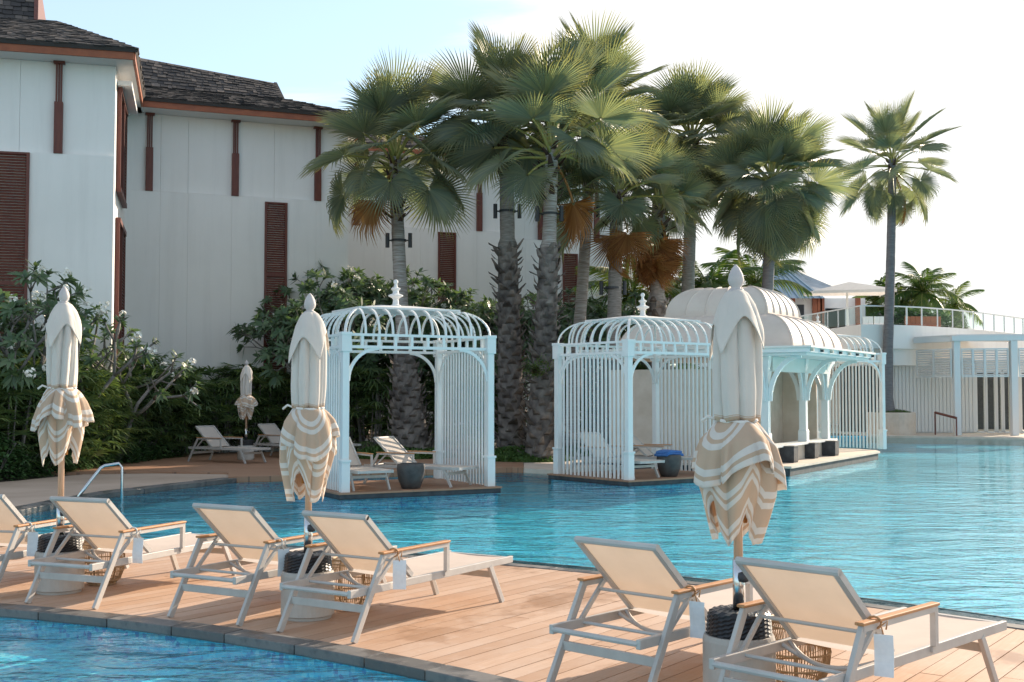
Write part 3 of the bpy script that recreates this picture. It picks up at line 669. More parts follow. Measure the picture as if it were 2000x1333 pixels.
# ================================================================== restaurant building with roof terrace at the right
def build_restaurant():
    t = thing('restaurant_building', 'white two level pool restaurant with roof terrace at the right edge', 'building', (15, 49, 0))
    O = Vector((15, 49, 0)); P = lambda px, py, Y: at(px, py, Y) - O
    zt = at(1681, 634, 49.0).z; zb = at(1681, 690, 49.0).z
    line = [(1681, 49.0), (1740, 49.2), (1800, 50.0), (1860, 51.4), (1920, 53.6), (1980, 56.5), (2060, 61), (2180, 69)]
    fr = [(P(px, 600, Y).x, P(px, 600, Y).y) for px, Y in line]
    # terrace slab, fascia curving away to the right
    left = [(P(1560, 600, 56).x, P(1560, 600, 56).y)]
    MB().prism(left + fr + [(fr[-1][0], 40), (left[0][0], 40)], zt - 1.0, zt).build('terrace_slab', M['stucco'], t)
    inset = [(x + .25, y + .35) for x, y in fr]
    MB().prism([(left[0][0] + .5, left[0][1])] + inset + [(fr[-1][0], 39), (left[0][0] + .5, 39)], 2.9, zt - 1.002).build('upper_wall', M['stucco'], t)
    # glass balustrade: each pane a piece, with posts and a top rail
    path = left + fr
    bz = zt + .78
    bal = MB()
    for a, b in zip(path, path[1:]): bal.bar((*a, bz), (*b, bz), .06, .05)
    br = bal.build('balustrade_rail', M['trim'], t)
    for a, b in zip(path, path[1:]):
        a, b = Vector(a), Vector(b); n = max(1, round((b - a).length / 1.15))
        for i in range(n):
            p, q = a.lerp(b, i / n), a.lerp(b, (i + 1) / n); d = (q - p).normalized() * .05
            MB().bar((p.x, p.y, zt + .01), (p.x, p.y, bz - .02), .05, .05).build('balustrade_post', M['trim'], br)
            p2, q2 = p + d, q - d
            MB().bar((p2.x, p2.y, zt + .40), (q2.x, q2.y, zt + .40), .012, .68).build('glass_pane', M['glass'], br)
    # ground floor wall with vertical boards
    wl = P(1725, 700, 50.6); wr = P(1905, 700, 50.4); d = Vector((wr.x - wl.x, wr.y - wl.y)); Ln = d.length; d.normalize(); nr = Vector((d.y, -d.x))
    core = MB().bar((wl.x, wl.y + .1, 1.6), (wr.x, wr.y + .1, 1.6), .12, 3.2).build('wall', M['louvre'], t)
    bd = MB().box((0, 0, 0), (.138, .045, 2.95)).mesh('wall_board'); n = int(Ln / .15)
    for i in range(n):
        o = obj('wall_board', bd, M['louvre'], core); c = Vector((wl.x, wl.y)) + d * (i + .5) * Ln / n; o.location = (c.x, c.y, 1.55); o.rotation_euler = (0, 0, math.atan2(d.y, d.x))
    # dark doorway beside it
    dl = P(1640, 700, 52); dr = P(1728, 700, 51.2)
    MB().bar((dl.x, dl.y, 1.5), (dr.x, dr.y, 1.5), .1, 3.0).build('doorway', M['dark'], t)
    # pergola: columns, beams, louvred screens
    zc = at(1870, 667, 47.6).z; zs0 = at(1870, 737, 47.6).z; zs1 = at(1870, 681, 47.6).z
    c0 = P(1870, 852, 47.6); c1 = P(1982, 852, 47.2); c2 = P(2100, 852, 46.9); lft = P(1790, 700, 49.6)
    for c in (c0, c1, c2): MB().span(c.x - .13, c.x + .13, c.y - .13, c.y + .13, .03, zc).build('column', M['louvre'], t, bevel=.01)
    MB().bar((lft.x, lft.y, zc + .10), (c0.x + .2, c0.y - .0, zc + .10), .34, .2).build('beam', M['louvre'], t)
    MB().bar((c0.x - .2, c0.y - .02, zc + .105), (c2.x, c2.y, zc + .105), .36, .2).build('beam', M['louvre'], t)
    def screen(p, q, n):
        p, q = Vector((p.x, p.y)), Vector((q.x, q.y))
        for i in range(n):
            a, b = p.lerp(q, i / n + .012), p.lerp(q, (i + 1) / n - .012); dd = (b - a).normalized(); f = MB()
            for z in (zs0 + .03, zs1 - .03): f.bar((a.x, a.y, z), (b.x, b.y, z), .05, .06)
            for e in (a, b): f.bar((e.x, e.y, zs0), (e.x, e.y, zs1), .05, .06)
            fo = f.build('louvre_screen', M['louvre'], t); s = MB(); z = zs0 + .10; nx = Vector((dd.y, -dd.x))
            while z < zs1 - .06:
                s.bar((a.x, a.y, z), (b.x, b.y, z), .085, .012, up=(nx.x * .55, nx.y * .55, .83)); z += .095
            s.build('slats', M['louvre'], fo, kind='stuff')
    off = Vector((.2, 0, 0))
    screen(lft, c0 - off, 2); screen(c0 + off, c1 - off, 4); screen(c1 + off, c2 - off, 4)
    MB().prism([(lft.x, lft.y - .1), (c0.x, c0.y - .1), (c2.x, c2.y - .1), (c2.x, c2.y + 6), (lft.x, lft.y + 2)], zc + .21, zc + .27).build('pergola_roof', M['trim'], t)
    # glazed doors behind the columns
    y = wr.y + .05; x0 = wr.x; X = lambda px: P(px, 700, y + O.y).x
    for a, b in ((1905, 1922), (1925, 1942), (1945, 1955), (1958, 1972), (1992, 2010), (2013, 2030)):
        f = MB(); xa, xb = X(a), X(b)
        for xx in (xa, xb): f.span(xx - .04, xx + .04, y - .05, y + .05, .05, 2.6)
        f.span(xa, xb, y - .05, y + .05, 2.6, 2.7); f.span(xa, xb, y - .05, y + .05, .03, .1)
        o = f.build('glass_door', M['trim'], t); MB().span(xa + .04, xb - .04, y - .01, y + .01, .1, 2.6).build('pane', M['glass'], o)
    MB().span(X(1973), X(1991), y - .15, y + .25, .03, 2.75).build('pier', M['cream'], t)
    MB().span(x0, X(2120), y - .12, y + .2, 2.72, 3.1).build('door_head', M['trim'], t)
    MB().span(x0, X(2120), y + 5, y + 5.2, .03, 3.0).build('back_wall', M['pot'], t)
    return t
build_restaurant()
def build_villa():
    Y = 62; o = at(1560, 640, Y); t = thing('terrace_villa', 'white villa with brown posts and a hipped roof above the terrace', 'building', (o.x, Y, 0))
    P = lambda px, py, d=0: at(px, py, Y + d) - Vector((o.x, Y, 0))
    zt = at(1681, 634, 49.0).z - .1; ztop = P(1560, 583).z
    MB().span(P(1495, 600).x, P(1690, 600).x, 0, 6, 0, ztop).build('wall', M['stucco'], t)
    for px in (1545, 1588, 1597, 1602, 1672): 
        x = P(px, 600).x; MB().span(x - .11, x + .11, -.45, -.2, zt, ztop - .02).build('post', M['fascia'], t)
    a = P(1478, 583, -1); b = P(1612, 583, -1)
    ap = P(1490, 506, 3); bp = P(1512, 506, 3)
    MB().add([a, b, P(1612, 583, 7), P(1478, 583, 7), ap, bp], [(0, 1, 5, 4), (1, 2, 5), (2, 3, 4, 5), (3, 0, 4), (3, 2, 1, 0)]).build('roof', M['blueroof'], t)
    a2 = P(1596, 584, 1); b2 = P(1740, 584, 1)
    MB().add([P(1490, 520, 3.2), P(1500, 506, 3.5), P(1655, 572, 2), P(1600, 577, 1.0), P(1490, 530, 6), P(1700, 575, 6)], [(0, 3, 2, 1), (1, 2, 5, 4)]).build('roof_plane', M['paleroof'], t)
    for i in range(9):
        p, q = lerp(0, 1, i / 9), 1
        s = a.lerp(b, (i + .5) / 9); e = ap.lerp(bp, (i + .5) / 9); MB().bar(s + Vector((0, -.02, .03)), e + Vector((0, -.02, .03)), .05, .05).build('roof_batten', M['blueroof'], t)
    MB().span(P(1552, 600).x, P(1570, 600).x, -.04, .0, zt + .3, zt + 1.9).build('window', M['dark'], t)
    MB().span(P(1612, 600).x, P(1650, 600).x, -.04, .0, zt + .1, zt + 1.7).build('window', M['glass'], t)
    return t
build_villa()
def terrace_extras():
    Y = 53.5; zt = at(1681, 634, 49.0).z; o = at(1655, 600, Y)
    t = thing('terrace_parasol', 'flat square cream parasol open on the roof terrace', 'umbrella', (o.x, Y, zt))
    zc = at(1655, 572, Y).z - zt
    MB().tube([(0, 0, 0), (0, 0, zc + .1)], .05, 8).build('pole', M['trim'], t)
    w = (1728 - 1572) / F_PX * Y / 2; top = at(1655, 551, Y).z - zt
    c = MB().add([(-w, -1.0, zc), (w, -1.4, zc + .05), (w + .2, 1.6, zc + .12), (-w + .2, 1.6, zc + .1), (.1, 0, top), (-w, -1.0, zc - .12), (w, -1.4, zc - .07), (w + .2, 1.6, zc), (-w + .2, 1.6, zc - .02)],
                 [(0, 1, 4), (1, 2, 4), (2, 3, 4), (3, 0, 4), (0, 5, 6, 1), (1, 6, 7, 2), (2, 7, 8, 3), (3, 8, 5, 0)])
    c.build('canopy', M['canvas'], t); MB().box((0, 0, .04), (.6, .6, .08)).build('base', M['concrete'], t)
    # timber screen fins between villa and terrace
    for i, px in enumerate((1690, 1700, 1712, 1722, 1772, 1782, 1792, 1802, 1812, 1822, 1832)):
        q = at(px, 610, 57); tt = thing('screen_fin', 'upright white fin behind the terrace balustrade, %s of four' % NTH[i] if i < 4 else 'upright brown timber fin behind the terrace balustrade, %s of seven' % NTH[i - 4], 'screen', (q.x, 57, zt), 0, 'white fins on the terrace' if i < 4 else 'brown fins on the terrace')
        MB().span(-.12, .12, -.05, .05, .04, .85).build('fin', M['trim'] if i < 4 else M['fascia'], tt, bevel=.006); MB().span(-.14, .14, -.08, .08, 0, .038).build('foot', M['dark'], tt)
terrace_extras()
def palm_planter():
    p = gnd(1757, 850, .03); p.y += 1.0; t = thing('palm_planter', 'low round cream planter round the foot of the tall lone palm', 'planter', (p.x, p.y, .03))
    n = 28; MB().lathe([(.95, 0), (.97, .86), (.93, .9), (.80, .9), (.80, .82)], n).build('wall', M['stonepot'], t)
    m = MB().lathe([(.79, .80), (.70, .88), (.4, .96), (.05, .98)], n).build('soil', M['soil'], t)
    mb = MB()
    for _ in range(900):
        a = rnd.uniform(0, 6.28); r = .78 * math.sqrt(rnd.random()); z = .82 + .12 * (1 - (r / .8) ** 2); h = rnd.uniform(.06, .14); dx, dy = rnd.uniform(-.05, .05), rnd.uniform(-.05, .05)
        c, s = math.cos(a) * r, math.sin(a) * r; mb.add([(c - .015, s, z), (c + .015, s + .01, z), (c + dx, s + dy, z + h)], [(0, 1, 2)])
    mb.build('grass', M['lawn'], t, kind='stuff'); return p
PLANTER = palm_planter()
def pool_rails():
    # brown handrail with a mesh panel beside the far steps
    a, b = at(1826, 806, 47.9), at(1868, 817, 46.9); t = thing('step_rail', 'brown handrail beside the steps in front of the restaurant', 'handrail', (a.x, a.y, .0))
    o = Vector((a.x, a.y, 0)); q = b - o; p = a - o
    m = MB(); m.tube([p, q], .05, 8); m.build('rail', M['brown'], t)
    for e in (p, q): MB().tube([(e.x, e.y, -.3 if e is q else .0), e], .03, 8).build('post', M['brown'], t)
    # stainless grab rail of the pool steps on the left
    p0 = gnd(150, 972, .02); p1 = at(200, 910, p0.y + .45); p2 = at(232, 906, p0.y + .55); t = thing('grab_rail', 'bent stainless grab rail over the pool steps by the path', 'handrail', (p0.x, p0.y, .02))
    o = Vector((p0.x, p0.y, .02)); a, b, c = p0 - o, p1 - o, p2 - o
    e = Vector((c.x + .05, c.y + .02, c.z - .06)); f = Vector((c.x + .06, c.y + .02, -.75))
    MB().tube([a + Vector((0, 0, -.03)), a.lerp(b, .5), a.lerp(b, .93), b + Vector((.03, .02, .0)), c, e, f], .026, 10).build('tube', M['steel'], t, smooth=True)
    MB().lathe([(.06, 0), (.06, .012), (.03, .016)], 14).build('flange', M['steel'], t)
pool_rails()
# ================================================================== sun loungers
def make_lounger(label, loc, rz, group):
    t = thing('sun_lounger', label, 'sun lounger', loc, rz, group)
    A = M['alu']
    for s in (-1, 1):
        x = s * .318
        MB().span(x - .016, x + .016, 0, 2.1, .305, .36).build('side_rail', A, t, bevel=.004)
        xo = s * .349
        MB().bar((xo, .02, 0), (xo, .345, .565), .028, .05, up=(0, 1, 0)).build('leg', A, t, bevel=.004)
        MB().bar((s * .322, 1.76, .315), (s * .335, 1.93, 0), .03, .048, up=(0, 1, 0)).build('leg', A, t, bevel=.004)
        ar = MB().span(xo - .016, xo + .016, .33, 1.135, .545, .575); ar.span(xo - .016, xo + .016, 1.10, 1.135, .36, .545)
        ar.span(min(xo, x), max(xo, x), 1.10, 1.135, .325, .357)
        a = ar.build('arm_frame', A, t)
        MB().span(xo - .026, xo + .026, .31, 1.14, .577, .594).build('armrest', M['teak'], a, bevel=.005)
        MB().bar((s * .318, .27, .345), (s * .33, .52, .56), .02, .026, up=(0, 1, 0)).build('strut', A, t)
    MB().tube([(-.31, .012, .333), (.31, .012, .333)], .017, 8).build('rear_bar', A, t)
    MB().tube([(-.31, .29, .335), (.31, .29, .335)], .011, 8).build('cross_bar', A, t)
    MB().tube([(-.325, .47, .515), (.325, .47, .515)], .011, 8).build('support_rod', A, t)
    MB().bar((-.34, .145, .215), (.34, .145, .215), .026, .055).build('leg_brace', A, t, bevel=.004)
    MB().bar((-.32, 1.83, .235), (.32, 1.83, .235), .022, .05).build('leg_brace', A, t, bevel=.004)
    MB().span(-.30, .30, 2.062, 2.095, .31, .35).build('foot_bar', A, t)
    for y0, dy, sag in ((.70, -.10, .075), (.62, .06, .10)):
        pts = [(x, y0 + dy * (1 - (x / .29) ** 2), .348 - sag * (1 - (x / .29) ** 2)) for x in [lerp(-.29, .29, i / 10) for i in range(11)]]
        MB().tube(pts, .013, 7).build('ratchet_tube', A, t, smooth=True)
    # seat sling
    g = MB(); nx, ny = 6, 14
    for j in range(ny + 1):
        for i in range(nx + 1):
            x = lerp(-.302, .302, i / nx); y = lerp(.745, 2.06, j / ny); g.v.append((x, y, .352 - .022 * (1 - (x / .302) ** 2) * math.sin(math.pi * min(1, .15 + j / ny * .7))))
    for j in range(ny):
        for i in range(nx): k = j * (nx + 1) + i; g.f.append((k, k + 1, k + nx + 2, k + nx + 1))
    g.build('seat', M['sling'], t, smooth=True)
    # backrest: frame and sling
    H, T = Vector((0, .75, .37)), Vector((0, .215, .845)); X = Vector((1, 0, 0)); nb = (T - H).normalized().cross(X)
    b = None
    for s in (-1, 1):
        f = MB().bar(H + X * s * .285, T + X * s * .285, .034, .036, up=nb)
        if b is None: b = f.build('backrest', A, t)
        else: f.build('back_stile', A, b)
    MB().tube([T - X * .302, T + X * .302], .021, 8).build('top_bar', A, b)
    g = MB(); nx, ny = 6, 10
    for j in range(ny + 1):
        for i in range(nx + 1):
            x = lerp(-.27, .27, i / nx); p = H.lerp(T, j / ny) + X * x; q = p - nb * (-.012) * (1 - (x / .27) ** 2) * math.sin(math.pi * j / ny); g.v.append(tuple(q))
    for j in range(ny):
        for i in range(nx): k = j * (nx + 1) + i; g.f.append((k, k + 1, k + nx + 2, k + nx + 1))
    g.build('sling', M['sling'], b, smooth=True)
    return t
RB = 12.04
spots = [(17.0, 'cream sun lounger cut off by the left edge of the picture'), (22.15, 'cream sun lounger in front of the leftmost closed umbrella'), (29.15, 'cream sun lounger second left of the middle closed umbrella, with no umbrella on its left'),
         (34.45, 'cream sun lounger with its full seat in view beside the middle closed umbrella'), (46.1, 'cream sun lounger left of the large right hand closed umbrella'), (51.8, 'cream sun lounger nearest the camera at the lower right')]
NG = 'cream loungers on the curved deck'
near = []
first = None
for a, l in spots:
    x, y = pol(RB, a); rz = -R(a - {46.1: 3.5, 51.8: 6.5, 34.45: 2.0}.get(a, 0))
    if first is None: first = make_lounger(l, (x, y, 0), rz, NG); near.append(first)
    else: near.append(copy_tree(first, None, l, (x, y, 0), rz))
# paper tags tied to the right arm of each lounger on the deck
tl = ['of the lounger cut off at the left edge', 'of the lounger by the leftmost umbrella', 'of the lounger second left of the middle umbrella', 'of the lounger beside the middle umbrella', 'of the lounger left of the right hand umbrella', 'of the lounger nearest the camera']
tm = None
for i, ((a, l), tn) in enumerate(zip(spots, tl)):
    o = near[i]; m = Matrix.Translation(o.location) @ Matrix.Rotation(o.rotation_euler.z, 4, 'Z')
    # edge-on on some loungers, face-on on others
    yaw = (10, 4, 62, 35, 6, 14)[i]
    p = m @ Vector((.395, .47, .575)); t = thing('hang_tag', 'white paper tag tied to the arm ' + tn, 'tag', p, o.rotation_euler.z + R(yaw), 'white paper tags on the lounger arms')
    g = MB(); n = 6
    for j in range(n + 1):
        z = lerp(-.055, -.265, j / n); y = .006 * math.sin(j * .9 + i)
        g.v += [(-.048, y, z), (.048, y + .004, z)]
    for j in range(n): g.f.append((2 * j, 2 * j + 1, 2 * j + 3, 2 * j + 2))
    c = g.build('card', M['paper'], t); sm = c.modifiers.new('thick', 'SOLIDIFY'); sm.thickness = .0016
    pts = [Vector((-.046 + .036 * math.cos(q), .0, .0 + .030 * math.sin(q))) for q in [k * math.pi / 6 for k in range(13)]]
    s = MB().tube(pts, .0065, 6); s.tube([(-.012, 0, -.012), (0, 0, -.062)], .004, 5); s.tube([(-.012, 0, -.012), (.018, .01, .012), (.012, .0, -.03)], .005, 5)
    s.build('ribbon', M['teak'] if i > 2 else M['rope'], t, smooth=True)
# loungers farther off
def far_lounger(label, x, y, z, heading): return copy_tree(first, None, label, (x, y, z), -R(heading), 'cream loungers beyond the pool')
far_lounger('cream lounger on the wooden deck left of the small far umbrella', -7.75, 29.2, .06, 122)
far_lounger('cream lounger right behind the small far umbrella', -6.65, 31.2, .06, 125)
far_lounger('cream lounger just right of the small far umbrella, partly behind the middle umbrella', -5.75, 31.5, .06, 128)
def in_cab(c, x, y): m = Matrix.Translation(c.location) @ Matrix.Rotation(c.rotation_euler.z, 4, 'Z'); p = m @ Vector((x, y, 0)); return p.x, p.y
def cab_heading(c, off): return 180 - math.degrees(c.rotation_euler.z) + off
for c, k, ls in ((cab1, 0, ('cream lounger half hidden behind the left post of the left cabana', 'cream lounger inside the left cabana beside the right slats')), (cab2, 0, ('cream lounger behind the front slats of the right cabana', 'cream lounger by the far slats of the right cabana'))):
    x, y = in_cab(c, .46, 2.0); far_lounger(ls[0], x, y, PZ, cab_heading(c, -2)); x, y = in_cab(c, 1.28, 1.85); far_lounger(ls[1], x, y, PZ, cab_heading(c, -32))
far_lounger('cream lounger seen through the left cabana left of the palm foot', *(gnd(688, 872, .06).xy), .06, 118)
far_lounger('cream lounger seen through the left cabana close against the palm foot', *(gnd(748, 868, .06).xy), .06, 118)
far_lounger('cream lounger behind the right cabana beside the twin palm trunks', *(gnd(1082, 884, .05).xy), .05, 120)

# ================================================================== closed umbrellas
def make_umbrella(label, loc, rz, seed, top, skirt=1.0, loose=1.0):
    """A furled market umbrella: domed cap, tied body, flared striped skirt. top: height of the finial tip."""
    q = random.Random(seed); t = thing('closed_umbrella', label, 'umbrella', loc, rz, 'closed umbrellas')
    NT = 128; ph = [q.uniform(0, 6.28) for _ in range(8)]; zt = top
    # base, cover, sleeve, pole
    b = MB().lathe([(.185, 0), (.188, .02), (.205, .03), (.205, .33), (.195, .36)], 36).build('base', M['concrete'], t, smooth=False)
    MB().lathe([(.17, -.0), (.17, .02)], 30, (0, 0, .001)).build('base_ring', M['dark'], b)
    cv = MB(); n = 40; pr = [(.180, .362), (.186, .372), (.176, .47), (.168, .487), (.14, .493), (.06, .495)]
    rows = [lerp(.362, .488, i / 11) for i in range(12)]            # basket weave: every other strand stands proud
    for i, z in enumerate(rows):
        for k in range(56): r_ = prof(z, [(.36, .184), (.47, .176), (.49, .166)]) + (.0035 if (i + k // 2) % 2 else -.0035); cv.v.append((r_ * math.cos(k * math.pi / 28), r_ * math.sin(k * math.pi / 28), z))
    for j, r0 in enumerate((.150, .125, .10, .075, .05, .036)):
        for k in range(56): cv.v.append((r0 * math.cos(k * math.pi / 28), r0 * math.sin(k * math.pi / 28), .497 + (.003 if (j + k // 2) % 2 else -.002)))
    for i in range(len(rows) + 5):
        for k in range(56): k2 = (k + 1) % 56; cv.f.append((i * 56 + k, i * 56 + k2, (i + 1) * 56 + k2, (i + 1) * 56 + k))
    cv.build('woven_cover', M['woven'], t)
    MB().tube([(0, 0, .50), (0, 0, .78)], .033, 14).build('sleeve', M['steel'], t, smooth=True)
    MB().tube([(0, 0, .74), (0, 0, zt - .14)], .026, 12).build('pole', M['pole'], t, smooth=True)
    kn = MB().lathe([(.01, -.03), (.03, -.022), (.034, 0), (.03, .022), (.01, .03)], 12, (.06, -.03, .69)); kn.tube([(.0, 0, .69), (.06, -.03, .69)], .009, 8)
    kn.build('knob', M['dark'], t, smooth=True)
    MB().lathe([(.012, 0), (.042, .006), (.044, .02), (.028, .028), (.028, .036), (.040, .05), (.047, .075), (.040, .11), (.022, .145), (.004, .165)], 16, (0, 0, zt - .165)).build('finial', M['finial'], t, smooth=True)
    z_tie = zt - .90; z_cap = zt - .36
    rb = MB()
    for k in range(8):
        a = k * math.pi / 4 + .2; rb.bar((.045 * math.cos(a), .045 * math.sin(a), z_cap + .10), (.045 * math.cos(a), .045 * math.sin(a), zt - 1.48), .012, .02)
    rb.build('ribs', M['ribwood'], t, kind='stuff')
    def grid(rows, fn, name, m, hem=None):
        g = MB(); g.uv = []
        for j in range(rows + 1):
            for i in range(NT):
                x, y, z, d = fn(2 * math.pi * i / NT, j / rows); g.v.append((x, y, z)); g.uv.append((i / NT, d))
        for j in range(rows):
            for i in range(NT):
                i2 = (i + 1) % NT; g.f.append((j * NT + i, j * NT + i2, (j + 1) * NT + i2, (j + 1) * NT + i))
        o = g.build(name, m, t, smooth=True); s = o.modifiers.new('thick', 'SOLIDIFY'); s.thickness = .004; s.offset = 0; return o
    def folds(n, jit, power=.7):                     # irregular pleats: rounded outside, creased inside
        cr = sorted(((k + q.uniform(-jit, jit)) / n * 2 * math.pi) % (2 * math.pi) for k in range(n)); am = [q.uniform(.55, 1.25) for _ in range(n)]
        def f(a):
            a %= 2 * math.pi
            for k in range(n):
                lo, hi = cr[k], cr[(k + 1) % n] + (2 * math.pi if k == n - 1 else 0); b = a + (2 * math.pi if a < lo and k == n - 1 else 0)
                if lo <= b <= hi: return am[k] * (2 * math.sin(math.pi * (b - lo) / max(hi - lo, .01)) ** power - 1)
            return -1
        return f
    fb, fb2, fo_, fo2, fi, fi2 = folds(7, .3), folds(15, .4), folds(8, .38, .8), folds(17, .45), folds(7, .4, .8), folds(15, .45)
    def body(a, v):
        z = lerp(zt - .27, z_tie, v)
        r = prof(v, [(0, .080), (.10, .106), (.35, .114), (.75, .112), (.95, .104), (1, .100)])
        w = .18 + .04 * v; tw = a + .25 * v * math.sin(ph[0])
        f = fb(tw) * w + .05 * math.sin(3 * a + ph[2] + 2 * v) + .03 * fb2(tw) * (.3 + v)
        return r * (1 + f) * math.cos(a), r * (1 + f) * math.sin(a), z + .006 * math.sin(5 * a), .60 if v < .93 else .40
    grid(26, body, 'canopy', M['striped'])
    hk = [ph[4] + k * 2.1 + q.uniform(-.4, .4) for k in range(3)]
    def corner(a, ks, w): return max(math.exp(-((a - k + math.pi) % (2 * math.pi) - math.pi) ** 2 / (2 * w * w)) for k in ks)
    def skirt_outer(a, v):
        L = (.22 + .12 * corner(a, hk, .5) + .04 * math.sin(2 * a + ph[5])) * skirt
        env = prof(v, [(0, .108), (.12, .142), (.4, .205 * loose), (.75, .232 * loose), (1, .236 * loose)])
        f = .24 * v ** .7 * fo_(a) + .12 * v * math.sin(2 * a + ph[7]) + .07 * v * fo2(a)
        r = env * (1 + f); z = z_tie - L * v - .015 * v * v * fo_(a) + .006 * v * fo2(a)
        return r * math.cos(a), r * math.sin(a), z, L * (1 - v)
    grid(20, skirt_outer, 'skirt', M['striped'])
    ik = [ph[2] + k * math.pi / 2 + q.uniform(-.25, .25) for k in range(4)]
    def skirt_inner(a, v):
        h = corner(a, ik, .48); L = (.40 + .28 * h) * skirt
        env = prof(v, [(0, .09), (.22, .155), (.42, .20 * loose), (.6, .19 * loose), (1, .115)])
        f = .18 * fi(a) * (.3 + v) + .12 * v * (h - .4) + .05 * fi2(a) * v
        r = max(.035, env * (1 + f)); sw = .03 * v
        return r * math.cos(a) - sw, r * math.sin(a) + .4 * sw, z_tie + .005 - L * v + .015 * v * fi2(a), L * (1 - v)
    grid(24, skirt_inner, 'inner_skirt', M['striped'])
    ck = [ph[6] + k * math.pi / 2 for k in range(4)]
    def tri(a): k = ((a - ph[6]) / (math.pi / 2) + .5) % 1 - .5; return (1 - 2 * abs(k)) ** 1.6
    def cap(a, v):
        c = tri(a)
        r = prof(v, [(0, .035), (.12, .066), (.5, .112), (1, .150)]) * (1 + v * (.26 * c - .08 + .05 * math.sin(2 * a + ph[7])) + .04 * v * fb(a))
        z = zt - .145 - (.185 + .20 * c + .03 * math.sin(a + ph[1])) * v ** 1.1
        return r * math.cos(a), r * math.sin(a), z, .6
    grid(14, cap, 'cap', M['striped'])
    pts = [(.110 * math.cos(a) * (1 + .06 * math.sin(7 * a)), .110 * math.sin(a) * (1 + .06 * math.sin(7 * a)), z_tie + .006 * math.sin(2 * a)) for a in [k * math.pi / 16 for k in range(33)]]
    tie = MB().tube(pts, .011, 6); e = Vector(pts[20]); tie.tube([e, e * 1.0 + Vector((-.05, -.02, .02)), e + Vector((-.09, -.03, -.01))], .009, 6); tie.tube([e, e + Vector((-.03, -.02, -.06)), e + Vector((-.02, -.03, -.14))], .009, 6)
    tie.build('tie', M['rope'], t, smooth=True)
    return t
def up(a, r, label, seed, top, **k):
    x, y = pol(r, a); return make_umbrella(label, (x, y, 0), -R(a) + R(k.pop('turn', 0)), seed, top, **k)
up(19.75, 12.62, 'closed cream striped umbrella at the left behind two loungers', 3, 2.67, loose=.86)
up(31.75, 12.60, 'closed cream striped umbrella in front of the left cabana', 11, 2.51, loose=.92, skirt=1.08)
up(48.85, 12.62, 'large closed cream striped umbrella at the right in front of the domed bar', 5, 2.47, loose=1.0, skirt=1.04)
p4u = at(481, 800, 29.6)
make_umbrella('small closed umbrella far off against the green hedge', (p4u.x, p4u.y, .06), .4, 21, 2.5, loose=.9, skirt=.9)
def rattan(label, r, a):
    x, y = pol(r, a); t = thing('rattan_basket', label, 'basket', (x, y, 0), rnd.uniform(0, 3), 'rattan baskets beside the umbrella feet')
    P = [(.115, .012), (.16, .05), (.19, .13), (.20, .22), (.19, .31), (.165, .37), (.15, .40)]
    for i, (r_, z) in enumerate(P):
        pts = [(r_ * math.cos(k * math.pi / 16), r_ * math.sin(k * math.pi / 16), z) for k in range(33)]
        MB().tube(pts, .010 if i in (0, 6) else .006, 6, cap=False).build('hoop', M['rattan'], t, smooth=True)
    w = MB()
    for k in range(72):
        b = k * 2 * math.pi / 72 + rnd.uniform(-.012, .012); w.tube([(r_ * math.cos(b), r_ * math.sin(b), z) for r_, z in P], .0028, 4, cap=False)
    w.build('canes', M['rattan'], t, kind='stuff')
    for k in range(6):
        b = k * math.pi / 3; MB().tube([((r_ - .008) * math.cos(b), (r_ - .008) * math.sin(b), z) for r_, z in P], .008, 6).build('stave', M['rattan'], t)
rattan('rattan basket behind the foot of the leftmost umbrella', 13.08, 20.1); rattan('rattan basket behind the foot of the middle umbrella', 13.06, 32.0); rattan('rattan basket behind the foot of the right hand umbrella', 13.05, 49.2)
def pot(label, c, x, y, towel=None):
    X, Y = in_cab(c, x, y); t = thing('round_pot', label, 'pot', (X, Y, PZ), .3, 'dark round pots in the cabanas')
    MB().lathe([(.15, 0), (.165, .01), (.22, .15), (.25, .32), (.245, .40), (.235, .44), (.215, .44), (.21, .38)], 32).build('bowl', M['pot'], t, smooth=True)
    MB().lathe([(.205, .37), (.205, .40)], 30).build('lid', M['pot'], t)
    if towel:
        tt = thing('folded_towel', towel, 'towel', (X, Y, PZ + .44), .7)
        for k, (w, d, z, r_) in enumerate(((.50, .34, .0, 0), (.47, .31, .045, .12))):
            g = MB(); n = 10
            for zz in (0, 1):
                for j in range(n + 1):
                    for i in range(n + 1):
                        x_, y_ = lerp(-w / 2, w / 2, i / n), lerp(-d / 2, d / 2, j / n); g.v.append((x_ * math.cos(r_) - y_ * math.sin(r_), x_ * math.sin(r_) + y_ * math.cos(r_), z + zz * .045 + .008 * math.sin(9 * x_ + k) * math.sin(8 * y_) - (.03 * (abs(2 * x_ / w)) ** 4) * (1 - zz * .2) + (.03 if True else 0) * 0))
            N1 = (n + 1) ** 2
            for j in range(n):
                for i in range(n):
                    q = j * (n + 1) + i; g.f.append((q, q + n + 1, q + n + 2, q + 1)); g.f.append((N1 + q, N1 + q + 1, N1 + q + n + 2, N1 + q + n + 1))
            bd = [i for i in range(n)] + [n + (n + 1) * j for j in range(n)] + [(n + 1) * n + n - i for i in range(n)] + [(n + 1) * (n - j) for j in range(n)]
            for i in range(len(bd)): a, b = bd[i], bd[(i + 1) % len(bd)]; g.f.append((a, b, N1 + b, N1 + a))
            g.build('towel_layer', M['towel'], tt, smooth=True)
pot('dark round pot standing open floored in the left cabana', cab1, 1.32, .22); pot('dark round pot under a blue towel in the right cabana', cab2, 1.30, .25, 'blue towel folded on the dark pot in the right cabana')
